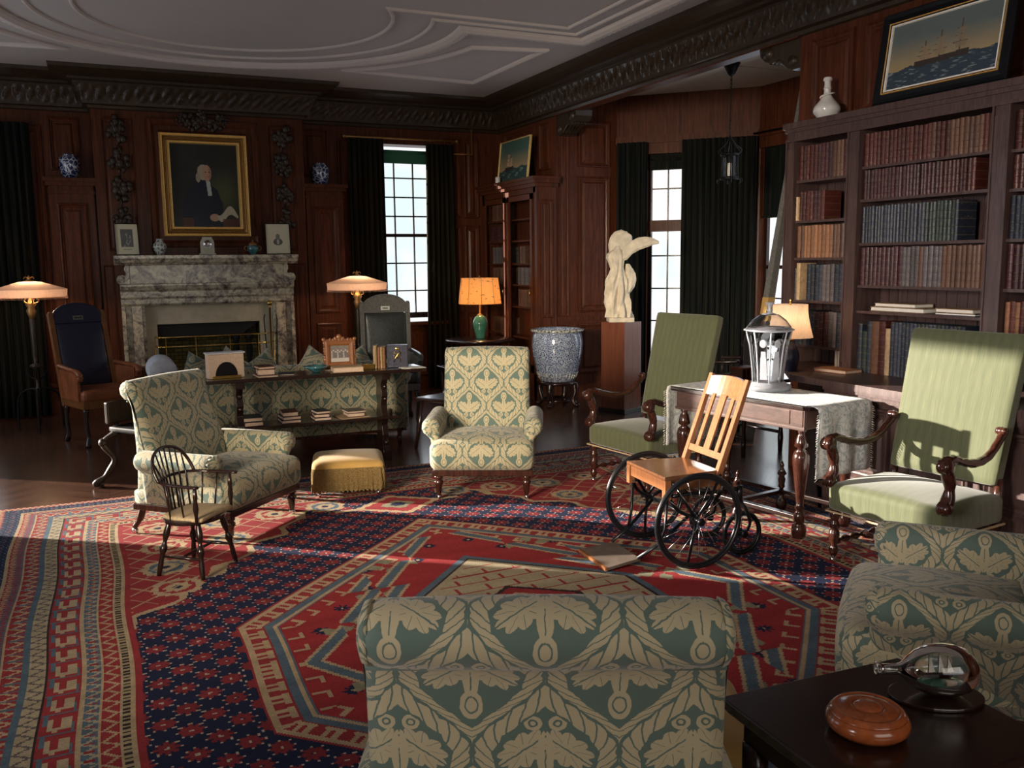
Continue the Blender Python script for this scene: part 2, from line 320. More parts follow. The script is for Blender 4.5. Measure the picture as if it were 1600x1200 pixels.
# ------------------------------------------------------------ mesh builder
class MB:
    def __init__(s): s.V=[]; s.F=[]; s.U=[]; s.m=Matrix.Identity(4); s.sm=[]; s.mi=[]; s.cur=0
    def add(s, vs, fs, uv=None, smooth=False):
        o = len(s.V); s.V += [tuple(s.m @ Vector(v)) for v in vs]
        for i, f in enumerate(fs):
            s.F.append(tuple(o+a for a in f)); s.sm.append(smooth); s.mi.append(s.cur)
            s.U.append(uv[i] if uv else None)
        return s
    def box(s, x0,x1,y0,y1,z0,z1):
        vs=[(x0,y0,z0),(x1,y0,z0),(x1,y1,z0),(x0,y1,z0),(x0,y0,z1),(x1,y0,z1),(x1,y1,z1),(x0,y1,z1)]
        fs=[(0,3,2,1),(4,5,6,7),(0,1,5,4),(1,2,6,5),(2,3,7,6),(3,0,4,7)]
        a,b,c=x1-x0,y1-y0,z1-z0
        def q(p,r): return [(0,0),(p,0),(p,r),(0,r)]
        uv=[[(x0,y0),(x0,y1),(x1,y1),(x1,y0)],[(x0,y0),(x1,y0),(x1,y1),(x0,y1)],[(x0,z0),(x1,z0),(x1,z1),(x0,z1)],
            [(y0,z0),(y1,z0),(y1,z1),(y0,z1)],[(x1,z0),(x0,z0),(x0,z1),(x1,z1)],[(y1,z0),(y0,z0),(y0,z1),(y1,z1)]]
        return s.add(vs,fs,uv)
    def cbox(s, c, d): return s.box(c[0]-d[0]/2,c[0]+d[0]/2,c[1]-d[1]/2,c[1]+d[1]/2,c[2]-d[2]/2,c[2]+d[2]/2)
    def lathe(s, prof, c=(0,0,0), seg=24, fn=None, cap=True, a0=0, a1=2*PI):
        vs=[];fs=[];uv=[];n=len(prof);full=abs(a1-a0-2*PI)<1e-6; cnt=seg if full else seg+1
        for j in range(cnt):
            a=a0+(a1-a0)*j/seg
            for i,(r,z) in enumerate(prof):
                if fn: r=fn(r,z,a)
                vs.append((c[0]+r*math.cos(a),c[1]+r*math.sin(a),c[2]+z))
        rm=max(p[0] for p in prof); L=[0]
        for i in range(1,n): L.append(L[-1]+math.hypot(prof[i][0]-prof[i-1][0],prof[i][1]-prof[i-1][1]))
        for j in range(seg):
            k=(j+1)%cnt if full else j+1
            for i in range(n-1):
                fs.append((j*n+i,k*n+i,k*n+i+1,j*n+i+1)); u0=rm*2*PI*j/seg;u1=rm*2*PI*(j+1)/seg
                uv.append([(u0,L[i]),(u1,L[i]),(u1,L[i+1]),(u0,L[i+1])])
        if cap and full:
            if prof[0][0]>1e-5: fs.append(tuple(reversed([j*n for j in range(cnt)]))); uv.append([(vs[j*n][0],vs[j*n][1]) for j in reversed(range(cnt))])
            if prof[-1][0]>1e-5: fs.append(tuple(j*n+n-1 for j in range(cnt))); uv.append([(vs[j*n+n-1][0],vs[j*n+n-1][1]) for j in range(cnt)])
        return s.add(vs,fs,uv,True)
    def loft(s, rings, cap=True, closed=True, uvs=None, smooth=True, wrap=False):
        n=len(rings[0]);vs=[p for r in rings for p in r];fs=[];uv=[]
        m=n if closed else n-1
        for j in range(len(rings)-(0 if wrap else 1)):
            k=(j+1)%len(rings)
            for i in range(m):
                i2=(i+1)%n; fs.append((j*n+i,j*n+i2,k*n+i2,k*n+i))
                if uvs: uv.append([uvs(j,i),uvs(j,i+1),uvs(j+1,i+1),uvs(j+1,i)])
        if cap and closed and not wrap:
            fs.append(tuple(reversed(range(n)))); fs.append(tuple((len(rings)-1)*n+i for i in range(n)))
            if uvs:
                for q in (0,len(rings)-1):
                    a=[(p[1],p[2]) for p in rings[q]]; uv.append(a[::-1] if q==0 else a)
        return s.add(vs,fs,uv if uvs else None,smooth)
    def tube(s, pts, r, seg=8, closed=False, flat=None):
        P=[Vector(p) for p in pts]; n=len(P); rr=r if isinstance(r,(list,tuple)) else [r]*n
        rings=[]; up=None
        for i in range(n):
            a=P[(i-1)%n] if (i>0 or closed) else P[i]; b=P[(i+1)%n] if (i<n-1 or closed) else P[i]
            t=(b-a).normalized() if (b-a).length>1e-9 else Vector((0,0,1))
            if up is None: up=t.orthogonal().normalized() if flat is None else Vector(flat)
            if flat is not None: up=Vector(flat)
            sd=t.cross(up)
            if sd.length<1e-6: sd=t.orthogonal()
            sd.normalize(); u2=sd.cross(t).normalized(); up=u2
            q=rr[i]; qa,qb=(q if isinstance(q,tuple) else (q,q))
            rings.append([tuple(P[i]+sd*math.cos(2*PI*k/seg)*qa+u2*math.sin(2*PI*k/seg)*qb) for k in range(seg)])
        return s.loft(rings,True,True,None,True,wrap=closed)
    def prism(s, poly, a0, a1, ax='y', smooth=False):
        """poly in the two remaining axes; extruded along ax"""
        def mk(p,a): return {'y':(p[0],a,p[1]),'x':(a,p[0],p[1]),'z':(p[0],p[1],a)}[ax]
        n=len(poly);vs=[mk(p,a0) for p in poly]+[mk(p,a1) for p in poly]
        fs=[(i,(i+1)%n,n+(i+1)%n,n+i) for i in range(n)]+[tuple(reversed(range(n))),tuple(range(n,2*n))]
        L=[0]
        for i in range(n): L.append(L[-1]+math.dist(poly[i],poly[(i+1)%n]))
        uv=[[(L[i],a0),(L[i+1],a0),(L[i+1],a1),(L[i],a1)] for i in range(n)]+[[poly[i] for i in reversed(range(n))],[poly[i] for i in range(n)]]
        return s.add(vs,fs,uv,smooth)
    def sphere(s, c, r, seg=12, rings=8, fn=None):
        r=(r,r,r) if not isinstance(r,tuple) else r
        vs=[(c[0],c[1],c[2]-r[2])];fs=[]
        for i in range(1,rings):
            p=PI*i/rings
            for j in range(seg):
                a=2*PI*j/seg; v=(math.sin(p)*math.cos(a),math.sin(p)*math.sin(a),-math.cos(p)); k=fn(v) if fn else 1
                vs.append((c[0]+r[0]*v[0]*k,c[1]+r[1]*v[1]*k,c[2]+r[2]*v[2]*k))
        vs.append((c[0],c[1],c[2]+r[2])); t=len(vs)-1
        for j in range(seg):
            k=(j+1)%seg; fs.append((0,1+k,1+j)); fs.append((t,1+(rings-2)*seg+j,1+(rings-2)*seg+k))
            for i in range(rings-2): fs.append((1+i*seg+j,1+i*seg+k,1+(i+1)*seg+k,1+(i+1)*seg+j))
        return s.add(vs,fs,None,True)
    def cushion(s, x0,x1,y0,y1,z0,z1, r=.05, bt=.0, bf=.0, n=14, fn=None, bb=0):
        """rounded box; bt bulges the top, bf the front and back, bb the sides"""
        c=Vector(((x0+x1)/2,(y0+y1)/2,(z0+z1)/2)); h=Vector(((x1-x0)/2,(y1-y0)/2,(z1-z0)/2))
        r=min(r,h.x*.98,h.y*.98,h.z*.98)
        def pt(v):
            v=Vector((v.x*h.x,v.y*h.y,v.z*h.z)); inn=Vector([max(-(h[i]-r),min(h[i]-r,v[i])) for i in range(3)])
            d=v-inn; p=inn+(d.normalized()*r if d.length>1e-9 else d)
            a=p.x/h.x;b=p.y/h.y;e=p.z/h.z
            if bt and p.z>0: p.z+=bt*(1-a*a)*(1-b*b)*e
            if bf: p.y+=bf*b*(1-a*a)*(1-e*e)
            if bb: p.x+=bb*a*(1-b*b)*(1-e*e)
            if fn: p=fn(p)
            return c+p
        for ax in range(3):
            for sg in (-1,1):
                vs=[];fs=[];uv=[];o=[k for k in range(3) if k!=ax]
                st=[(-math.cos(PI*i/n)*.35+(2*i/n-1)*.65) for i in range(n+1)]
                for i in range(n+1):
                    for j in range(n+1):
                        v=Vector((0,0,0)); v[ax]=sg; v[o[0]]=st[i]; v[o[1]]=st[j]; vs.append(tuple(pt(v)))
                for i in range(n):
                    for j in range(n):
                        f=[i*(n+1)+j,(i+1)*(n+1)+j,(i+1)*(n+1)+j+1,i*(n+1)+j+1]
                        if (sg==1)==(ax==1): f.reverse()
                        fs.append(tuple(f)); uv.append([(vs[k][o[0]],vs[k][o[1]]) for k in f])
                s.add(vs,fs,uv,True)
        return s
    def build(s, name, mat, parent=None, weld=False, bevel=0, loc=None):
        me=bpy.data.meshes.new(name); me.from_pydata(s.V,[],s.F); 
        me.polygons.foreach_set('use_smooth',s.sm)
        if any(u is not None for u in s.U):
            ul=me.uv_layers.new(name='UVMap'); fl=[]
            for f,u in zip(s.F,s.U):
                for k in range(len(f)): fl += list(u[k]) if u is not None else [0.0,0.0]
            ul.data.foreach_set('uv',fl)
        for mm in (mat if isinstance(mat,(list,tuple)) else [mat]): me.materials.append(M[mm] if isinstance(mm,str) else mm)
        me.polygons.foreach_set('material_index',s.mi)
        if weld:
            bm=bmesh.new(); bm.from_mesh(me); bmesh.ops.remove_doubles(bm,verts=bm.verts,dist=1e-5); bmesh.ops.recalc_face_normals(bm,faces=bm.faces); bm.to_mesh(me); bm.free()
        me.update()
        o=bpy.data.objects.new(name,me); COL.objects.link(o)
        if parent is not None: o.parent=parent
        if loc: o.location=loc
        if bevel:
            bv=o.modifiers.new('bevel','BEVEL'); bv.width=bevel; bv.segments=2; bv.limit_method='ANGLE'; bv.angle_limit=R(40)
        return o
def tag(o, label, cat, group=None):
    o['label']=label; o['category']=cat
    if group: o['group']=group
    return o
def thing(name, label, cat, loc=(0,0,0), rz=0, group=None):
    o=bpy.data.objects.new(name,None); COL.objects.link(o); o.empty_display_size=.1
    o.location=loc; o.rotation_euler=(0,0,R(rz)); return tag(o,label,cat,group)
def struct(o): o['kind']='structure'; return o
def copytree(o, parent=None):
    c=o.copy(); COL.objects.link(c); c.parent=parent
    for k in list(o.children): copytree(k,c)
    return c
def place(o, loc, rz, label=None):
    o.location=loc; o.rotation_euler=(0,0,R(rz))
    if label: o['label']=label
    return o
def T(x=0,y=0,z=0,rx=0,ry=0,rz=0):
    return Matrix.Translation((x,y,z))@Matrix.Rotation(R(rz),4,'Z')@Matrix.Rotation(R(ry),4,'Y')@Matrix.Rotation(R(rx),4,'X')
def crv(pts, n=8):
    """smooth curve through points (Catmull-Rom), tuples of any length"""
    P=[pts[0]]+list(pts)+[pts[-1]]; out=[]
    for i in range(1,len(P)-2):
        for k in range(n):
            t=k/n; out.append(tuple(.5*((2*b)+(-a+c)*t+(2*a-5*b+4*c-d)*t*t+(-a+3*b-3*c+d)*t**3) for a,b,c,d in zip(P[i-1],P[i],P[i+1],P[i+2])))
    out.append(tuple(pts[-1])); return out
def painted(name, w, h, nx, fn, parent, m=Matrix.Identity(4), mat='canvas'):
    """a flat picture: grid in local x,z (facing -y) with one colour per cell; fn(u,v)->arrays"""
    ny=int(nx*h/w); xs=np.linspace(-w/2,w/2,nx+1); zs=np.linspace(0,h,ny+1)
    gx,gz=np.meshgrid(xs,zs); V=np.stack([gx,0*gx,gz],-1).reshape(-1,3)
    V=np.array([tuple(m@Vector(v)) for v in V])
    i,j=np.meshgrid(np.arange(nx),np.arange(ny)); a=(j*(nx+1)+i).ravel()
    F=np.stack([a,a+1,a+nx+2,a+nx+1],-1)
    cu,cv=np.meshgrid((np.arange(nx)+.5)/nx,(np.arange(ny)+.5)/ny)
    c=fn(cu,cv).reshape(-1,3)
    return facecol(name,V,F,c,mat,parent)
def facecol(name,V,F,c,mat,parent=None):
    me=bpy.data.meshes.new(name); me.vertices.add(len(V)); me.vertices.foreach_set('co',V.astype(np.float32).ravel())
    n=len(F); me.loops.add(n*4); me.loops.foreach_set('vertex_index',F.astype(np.int32).ravel())
    me.polygons.add(n); me.polygons.foreach_set('loop_start',np.arange(0,n*4,4,dtype=np.int32)); me.update(calc_edges=True)
    ca=me.color_attributes.new('paint','FLOAT_COLOR','CORNER')
    cc=np.concatenate([c,np.ones((n,1))],1).astype(np.float32); ca.data.foreach_set('color',np.repeat(cc,4,0).ravel())
    me.materials.append(M[mat]); me.validate(); o=bpy.data.objects.new(name,me); COL.objects.link(o); o.parent=parent; return o
def mixc(c, mask, col):
    m=np.clip(mask,0,1)[...,None]; return c*(1-m)+np.array(col)*m
# ------------------------------------------------------------ the room
MF = Matrix(((1,0,0,0),(0,-1,0,10.8),(0,0,1,0),(0,0,0,1)))          # far wall: (u, d, z), d into the room
def mfar(y): return Matrix(((1,0,0,0),(0,-1,0,y),(0,0,1,0),(0,0,0,1)))
def mright(x): return Matrix(((0,-1,0,x),(1,0,0,0),(0,0,1,0),(0,0,0,1)))
def mleft(x): return Matrix(((0,1,0,x),(1,0,0,0),(0,0,1,0),(0,0,0,1)))
def mdir(x,y,dx,dy): # u along (dx,dy), d to its right
    return Matrix(((dx,dy,0,x),(dy,-dx,0,y),(0,0,1,0),(0,0,0,1)))
def frame(mb,u0,u1,z0,z1,prof,d0=0):
    """picture-frame moulding; prof = [(inset, depth)...]"""
    n=len(prof); vs=[]; fs=[]
    for (i,d) in prof:
        vs += [(u0+i,d0+d,z0+i),(u1-i,d0+d,z0+i),(u1-i,d0+d,z1-i),(u0+i,d0+d,z1-i)]
    for k in range(n-1):
        for c in range(4): fs.append((k*4+c,k*4+(c+1)%4,(k+1)*4+(c+1)%4,(k+1)*4+c))
    mb.add(vs,fs)
PF=[(-.004,.0),(0,.022),(.012,.026),(.024,.012),(.034,.010),(.044,.002),(.045,-.004)]
def rpanel(mb,u0,u1,z0,z1,d=0,s=1.0):
    frame(mb,u0,u1,z0,z1,[(a*s,b*s) for a,b in PF],d)
    i=.045*s+.012; w=u1-u0
    if w-2*i>.06: # raised field
        frame(mb,u0+i,u1-i,z0+i,z1-i,[(0,.001),(.022*s,.014*s)],d); j=i+.022*s
        mb.add([(u0+j,d+.014*s,z0+j),(u1-j,d+.014*s,z0+j),(u1-j,d+.014*s,z1-j),(u0+j,d+.014*s,z1-j)],[(0,1,2,3)])
def sweep(path,prof,disp=None,step=None,closed=False,smooth=False,mb=None):
    """profile (d,z) along an xy path, room on the right of the direction of travel"""
    mb=mb or MB(); P=[Vector((p[0],p[1])) for p in path]; n=len(P); N=[]
    for i in range(n):
        ds=[]
        if i>0 or closed: ds.append((P[i]-P[i-1]).normalized())
        if i<n-1 or closed: ds.append((P[(i+1)%n]-P[i]).normalized())
        ns=[Vector((d.y,-d.x)) for d in ds]; m=sum(ns,Vector((0,0)))
        m.normalize(); N.append(m/max(.3,m.dot(ns[0])))
    rings=[];s0=0
    for i in range(n-1+(1 if closed else 0)):
        a,b=P[i],P[(i+1)%n]; L=(b-a).length; k=max(1,int(L/step)) if step else 1
        for j in range(k+(1 if i==n-2 and not closed else 0)):
            t=j/k; p=a.lerp(b,t); m=N[i].lerp(N[(i+1)%n],t); r=[]
            for q,(d,z) in enumerate(prof):
                dd=d+(disp(s0+L*t,q,len(prof)) if disp else 0); r.append((p.x+m.x*dd,p.y+m.y*dd,z))
            rings.append(r)
        s0+=L
    mb.loft(rings,False,False,smooth=smooth,wrap=closed); return mb

mb=MB(); mb.box(-2.7,7.0,-2.7,11.1,-.1,0); struct(mb.build('floor','floor'))
mb=MB(); mb.box(-2.7,4.85,-2.7,11.1,3.58,3.7); struct(mb.build('ceiling','ceil'))
mb=MB(); mb.box(4.86,7.0,5.1,9.5,3.46,3.58); mb.box(4.86,7.0,7.35,7.36,3.455,3.47); struct(mb.build('ceiling','ceil_alcove'))

# plaster mouldings of the ceiling
def ceilpath(k, r):
    cx,cy=1.2,7.76; pts=[]
    xR=4.18-k; yT=7.46-k*.0; 
    a0=math.asin(max(-1,min(1,(yT-k-cy)/r)))
    pts.append((2*cx-xR,-1.5)); pts.append((2*cx-xR,yT-k)); 
    n=40
    for i in range(n+1):
        a=PI-a0-(PI-2*a0)*i/n; pts.append((cx+r*math.cos(a),cy+r*math.sin(a)))
    pts += [(xR,yT-k),(xR,-1.5)]
    return pts
def rib(w,h,z=3.58): return [(-w/2,z),(-w/2,z-h*.6),(-w*.2,z-h),(w*.2,z-h),(w/2,z-h*.6),(w/2,z)]
def bead(s,q,n): return .012*math.sin(s*70) if q in (1,2) else 0
struct(sweep(ceilpath(0,1.84),rib(.11,.05),disp=bead,step=.022).build('trim_1','plaster'))
struct(sweep(ceilpath(.17,1.55),rib(.03,.02),step=.2).build('trim_2','plaster'))
struct(sweep(ceilpath(.34,1.22),rib(.03,.02),step=.2).build('trim_3','plaster'))
arc=[(1.2+2.16*math.cos(R(a)),7.76+2.16*math.sin(R(a))) for a in range(52,4,-4)]
tri=arc+[(4.02,7.92),(3.98,9.6)]
struct(sweep(tri,rib(.06,.03),closed=True).build('trim_4','plaster'))
struct(sweep([(2.4-x,y) for x,y in reversed(tri)],rib(.06,.03),closed=True).build('trim_5','plaster'))

# cornice round the room
ROOM=[(-2.5,-2.4),(-2.5,10.8),(.08,10.8),(.08,10.5),(2.25,10.5),(2.25,10.8),(4.82,10.8),(4.82,-2.4)]
mb=sweep(ROOM,[(.36,3.58),(.35,3.545),(.31,3.525),(.25,3.50),(.19,3.485),(.19,3.46),(.15,3.45),(.15,3.43)])
sweep(ROOM,[(.075,3.27),(.07,3.245),(.03,3.235),(.02,3.21),(0,3.20)],mb=mb)
struct(mb.build('trim_6','panel_dark'))
def carve(s,q,n):
    if q in (0,n-1): return 0
    a=math.sin(s*2*PI/.24); b=math.sin(s*2*PI/.08+q*1.3); c=math.sin(s*2*PI/.035-q*2.1)
    env=math.sin(PI*q/(n-1)); return env*(.020*abs(a)+.020*b*abs(a)+.008*c)
prof=[(.15-.075*math.sin(PI/2*i/8),3.43-.16*i/8) for i in range(9)]
struct(sweep(ROOM,prof,disp=carve,step=.016,smooth=True).build('trim_7','panel_dark'))

# far wall with its windows, chimney breast and panelling
mb=MB(); mb.m=MF
for u0,u1,z0,z1 in ((-2.7,-1.62,0,3.6),(-1.62,-.72,0,.84),(-1.62,-.72,3.02,3.6),(-.72,3.10,0,3.6),(3.10,4.0,0,.84),(3.10,4.0,3.02,3.6),(4.0,4.9,0,3.6)):
    mb.box(u0,u1,-.26,0,z0,z1)
for u0,u1 in ((4.06,4.28),(4.32,4.52)):
    rpanel(mb,u0,u1,1.05,2.05); rpanel(mb,u0,u1,2.15,3.12); rpanel(mb,u0,u1,.25,.95)
rpanel(mb,3.12,3.98,.18,.78); rpanel(mb,-.66,-.40,.3,3.05); rpanel(mb,2.72,2.86,.3,3.05)
for k in range(14): mb.box(3.2+.05*k,3.225+.05*k,.014,.024,.26,.70)
mb.box(3.06,4.04,0,.10,.82,.86)
mb.box(-2.7,4.9,0,.03,0,.16)
struct(mb.build('wall_far','panel',weld=False))
mb=MB(); mb.m=mfar(10.5)   # chimney breast
for u0,u1,z0,z1 in ((.08,.47,0,3.6),(1.76,2.25,0,3.6),(.47,1.76,1.2,3.6)): mb.box(u0,u1,-.28,0,z0,z1)
frame(mb,.60,1.75,1.78,3.14,[(0,0),(.01,.05),(.05,.055),(.08,.03),(.12,.03),(.14,.01),(.141,-.01)])
mb.box(.62,1.73,0,.02,1.69,1.80)
rpanel(mb,.17,.47,1.75,3.12,0,.6); rpanel(mb,1.86,2.16,1.75,3.12,0,.6)
rpanel(mb,.10,.20,.3,1.6,0,.4); rpanel(mb,2.10,2.23,.3,1.6,0,.5)
struct(mb.build('wall_chimney_breast','panel'))
# carved drops either side and crest over the portrait
def leafcluster(mb,cx,cz,s,seed):
    rnd=random.Random(seed)
    for i in range(26):
        a=rnd.uniform(0,2*PI); r=rnd.uniform(.01,.075)*s
        x=cx+r*math.cos(a)*1.0; z=cz+r*math.sin(a)*1.25
        q=rnd.uniform(.016,.028)*s
        mb.sphere((x,10.47-rnd.uniform(0,.02),z),(q,.022,q*1.3),7,5,lambda v:1+.25*math.sin(7*math.atan2(v[2],v[0])))
for n_,cx in ((8,.32),(9,2.01)):
    mb=MB()
    for k in range(4):
        leafcluster(mb,cx,3.0-.31*k,1.3,k+n_*10); mb.tube([(cx,10.49,3.0-.31*k),(cx,10.49,2.80-.31*k)],.012,6)
    struct(mb.build('trim_%d'%n_,'panel_dark'))
mb=MB()
for k,(dx,dz,s) in enumerate(((0,0,1.2),(-.13,-.02,1),(.13,-.02,1),(-.22,.0,.7),(.22,0,.7),(0,.08,.8))): leafcluster(mb,1.17+dx,3.13+dz,s,50+k)
struct(mb.build('trim_10','panel_dark'))
# projecting cupboards with little cornices each side of the breast
for n_,u0,u1,op in ((11,-.36,.06,0),(12,2.27,2.70,0)):
    mb=MB(); mb.m=MF
    mb.box(u0,u1,.0,.26,0,2.42); mb.box(u0-.03,u1+.03,-.01,.29,2.42,2.46); mb.box(u0-.05,u1+.05,-.01,.31,2.46,2.50); mb.box(u0-.01,u1+.01,-.01,.275,2.34,2.37)
    rpanel(mb,u0+.07,u1-.07,1.02,2.24,.26,1.1); rpanel(mb,u0+.07,u1-.07,.25,.9,.26,1.0)
    rpanel(mb,u0+.03,u1-.10,2.60,3.14,0)
    struct(mb.build('trim_%d'%n_,'panel'))
# right wall, beam and alcove
mb=MB(); mb.m=mright(4.82)
mb.box(9.25,10.9,-.22,0,0,3.6); mb.box(-2.6,5.35,-.22,0,0,3.6); mb.box(5.35,9.25,-.22,0,3.24,3.6)
mb.box(5.36,9.24,-.10,.02,3.20,3.25)
rpanel(mb,9.35,9.62,2.64,3.16); rpanel(mb,9.75,10.6,2.64,3.16)
for a,b in ((4.82,5.22),(4.05,4.72),(3.28,3.95),(2.5,3.2),(1.6,2.4),(.7,1.5)): rpanel(mb,a,b,2.58,3.15)
struct(mb.build('wall_right','panel'))
mb=MB(); mb.m=mfar(9.25)
mb.box(4.823,5.66,-.15,.004,0,3.5); mb.m=mfar(9.246); rpanel(mb,4.86,4.99,.95,3.04,0,.5)
rpanel(mb,5.11,5.52,2.66,3.17); rpanel(mb,5.11,5.52,1.0,2.55); rpanel(mb,5.11,5.52,.28,.86); rpanel(mb,4.86,4.99,.28,.86,0,.5)
mb.box(4.82,5.62,0,.025,0,.16); mb.box(4.82,5.62,0,.02,.90,.95)
struct(mb.build('wall_alcove_far','panel'))
mb=MB(); mb.m=Matrix(((1,0,0,0),(0,1,0,5.35),(0,0,1,0),(0,0,0,1)))
mb.box(4.823,5.66,-.15,.004,0,3.5); mb.m=mb.m@T(0,.004,0); rpanel(mb,5.11,5.52,1.0,2.55); struct(mb.build('wall_alcove_near','panel'))
def wallwin(name,m,L,u0,u1,z0,z1,H=3.5):
    mb=MB(); mb.m=m; mb.box(-.02,u0,-.15,0,0,H); mb.box(u1,L+.02,-.15,0,0,H); mb.box(u0,u1,-.15,0,0,z0); mb.box(u0,u1,-.15,0,z1,H)
    mb.box(-.0,L,0,.03,2.92,3.0); struct(mb.build(name,'panel'))
q=.70710678
CA=mdir(5.62,9.25,q,-q); CB=mdir(6.76,8.11,0,-1); CC=mdir(6.76,6.49,-q,-q)
wallwin('wall_bay_far',CA,1.612,.36,.82,.12,2.80); wallwin('wall_bay_front',CB,1.62,.0,.98,.12,2.80); wallwin('wall_bay_near',CC,1.612,.4,1.2,.12,2.80)
# left wall: a second bay and a window, both only light the room
mb=MB(); mb.m=mleft(-2.5)
for a,b,z0,z1 in ((-2.6,.7,0,3.6),(.7,2.3,0,.8),(.7,2.3,3.0,3.6),(2.3,7.42,0,3.6),(7.42,9.22,0,.22),(7.42,9.22,3.0,3.6),(9.22,10.9,0,3.6)): mb.box(a,b,-.25,0,z0,z1)
mb.box(7.42,9.22,-.17,-.14,1.9,1.93)
struct(mb.build('wall_left','panel'))
mb=MB(); mb.box(-2.7,-.4,-2.7,-2.5,0,3.6); mb.box(2.8,5.0,-2.7,-2.5,0,3.6); mb.box(-.4,2.8,-2.7,-2.5,0,.9); mb.box(-.4,2.8,-2.7,-2.5,3.0,3.6); struct(mb.build('wall_back','panel'))
# corbels under the beam
def corbel(n_,y,s):
    mb=MB(); pr=[(0,.0),(.10,-.005),(.17,.03),(.20,.08),(.24,.10),(.32,.085),(.40,.11),(.46,.16),(.47,.22),(.47,.25),(0,.25)]
    pr=[(y-s*a,2.99+z) for a,z in pr]; mb.prism(pr,4.83,5.03,'x')
    mb.tube([(4.81,y-s*.37,3.155),(5.05,y-s*.37,3.155)],.052,12); mb.tube([(4.81,y-s*.09,3.05),(5.05,y-s*.09,3.05)],.04,12)
    for k in range(5): mb.tube([(4.85+.04*k,y-s*(.02),3.0),(4.85+.04*k,y-s*.16,3.02),(4.85+.04*k,y-s*.24,3.08),(4.85+.04*k,y-s*.36,3.09)],.016,6)
    struct(mb.build('trim_%d'%n_,'panel_dark'))
corbel(13,9.25,1); corbel(14,5.35,-1)

# windows
def sash(name,m,u0,u1,z0,z1,nc,zm,nu,nl,d=-.12,mat='dark'):
    mb=MB(); mb.m=m; t=.045
    mb.box(u0,u0+t,d-.02,d+.02,z0,z1); mb.box(u1-t,u1,d-.02,d+.02,z0,z1); mb.box(u0,u1,d-.02,d+.02,z0,z0+.07); mb.box(u0,u1,d-.02,d+.02,z1-.05,z1); mb.box(u0,u1,d-.025,d+.025,zm-.02,zm+.02)
    for k in range(1,nc): x=u0+(u1-u0)*k/nc; mb.box(x-.008,x+.008,d-.012,d+.012,z0,z1)
    for k in range(1,nl): z=z0+(zm-z0)*k/nl; mb.box(u0,u1,d-.012,d+.012,z-.008,z+.008)
    for k in range(1,nu): z=zm+(z1-zm)*k/nu; mb.box(u0,u1,d-.012,d+.012,z-.008,z+.008)
    o=struct(mb.build(name,mat)); g=MB(); g.m=m; g.box(u0+.01,u1-.01,d-.003,d+.003,z0+.01,z1-.01); g.build('pane','pane',o); return o
w=sash('window_1',MF,3.20,3.93,.90,2.86,3,1.93,4,3)
bl=MB(); bl.m=MF; bl.box(3.2,3.93,-.075,-.07,2.80,2.93); bl.m=MF@T(3.56,-.08,2.94,0,90,0); bl.lathe([(.022,-.37),(.022,.37)],seg=12)
tag(bl.build('roller_blind','shade_green'),'dark green roller blind pulled almost up at the top of the sash window','blind')
sash('window_2',MF,-1.55,-.82,.90,2.86,3,1.93,4,3)
sash('window_3',CA,.36,.82,.12,2.80,2,2.02,2,5)
sash('window_4',CB,.0,.98,.12,2.80,2,1.50,2,4)
sash('window_5',CC,.4,1.2,.12,2.80,3,1.62,3,4)
bl=MB(); bl.m=CB; bl.box(.01,.97,-.075,-.07,2.06,2.80); bl.box(.0,.98,-.09,-.06,2.04,2.065)
tag(bl.build('roller_blind','curtain_teal'),'near black blind lowered half way over the bay window beside the bookcase','blind')
bl=MB(); bl.m=CA; bl.box(.37,.81,-.075,-.07,2.62,2.80); bl.m=CA@T(.59,-.06,2.74,0,90,0); bl.lathe([(.02,-.22),(.02,.22)],seg=12)
tag(bl.build('roller_blind','curtain_teal'),'rolled dark blind above the tall bay window behind the statuette','blind')
bl=MB(); bl.m=CA; bl.box(.36,.82,-.10,-.08,1.92,2.05); struct(bl.build('trim_15','panel'))

# curtains
def curtain_(label,m,u0,u1,z0,z1,mat,folds,d=.07,flare=0,group=None):
    mb=MB(); mb.m=m; n=folds*10; nz=8
    vs=[];fs=[]
    rnd=random.Random(int(u0*100)+folds)
    ph=[rnd.uniform(-.5,.5) for _ in range(folds+2)]
    for j in range(nz+1):
        z=z1-(z1-z0)*j/nz; k=.75 if j==0 else 1
        for i in range(n+1):
            t=i/n; f=t*folds; u=u0+(u1-u0)*t+flare*(t-.5)*j/nz
            a=f*2*PI+ph[int(f)]*math.sin(PI*(f%1))
            dd=d+(.034*math.sin(a)+.010*math.sin(a*2.3+j*.3))*k
            vs.append((u,dd,z))
    for j in range(nz):
        for i in range(n): a=j*(n+1)+i; fs.append((a,a+1,a+n+2,a+n+1))
    mb.add(vs,fs,None,True); o=mb.build('curtain',mat)
    s=o.modifiers.new('thick','SOLIDIFY'); s.thickness=.006
    return tag(o,label,'curtain',group)
curtain_('dark velvet curtain on the left of the sash window beside the fireplace',MF,2.82,3.26,.02,3.06,'curtain',7,.09)
curtain_('dark velvet curtain on the right of the sash window, left of the corner cabinet',MF,3.80,4.16,.02,3.03,'curtain',6,.09,.08)
curtain_('near black curtain at the far left edge, behind the left floor lamp',MF,-1.0,-.50,.02,3.06,'curtain_teal',7,.09)
rod=MB(); rod.m=MF; rod.tube([(2.78,.10,3.075),(4.2,.10,3.075)],.012,8); rod.sphere((2.78,.10,3.075),.02); rod.sphere((4.2,.10,3.075),.02)
rod.box(2.8,2.82,0,.1,3.06,3.085); rod.box(4.17,4.19,0,.1,3.06,3.085)
tag(rod.build('curtain_rod','bronze'),'thin gilt rod carrying the pair of dark curtains over the sash window','curtain rod')
curtain_('dark teal curtain on the left of the bay window, behind the statuette',CA,.03,.38,.02,2.93,'curtain_teal',6)
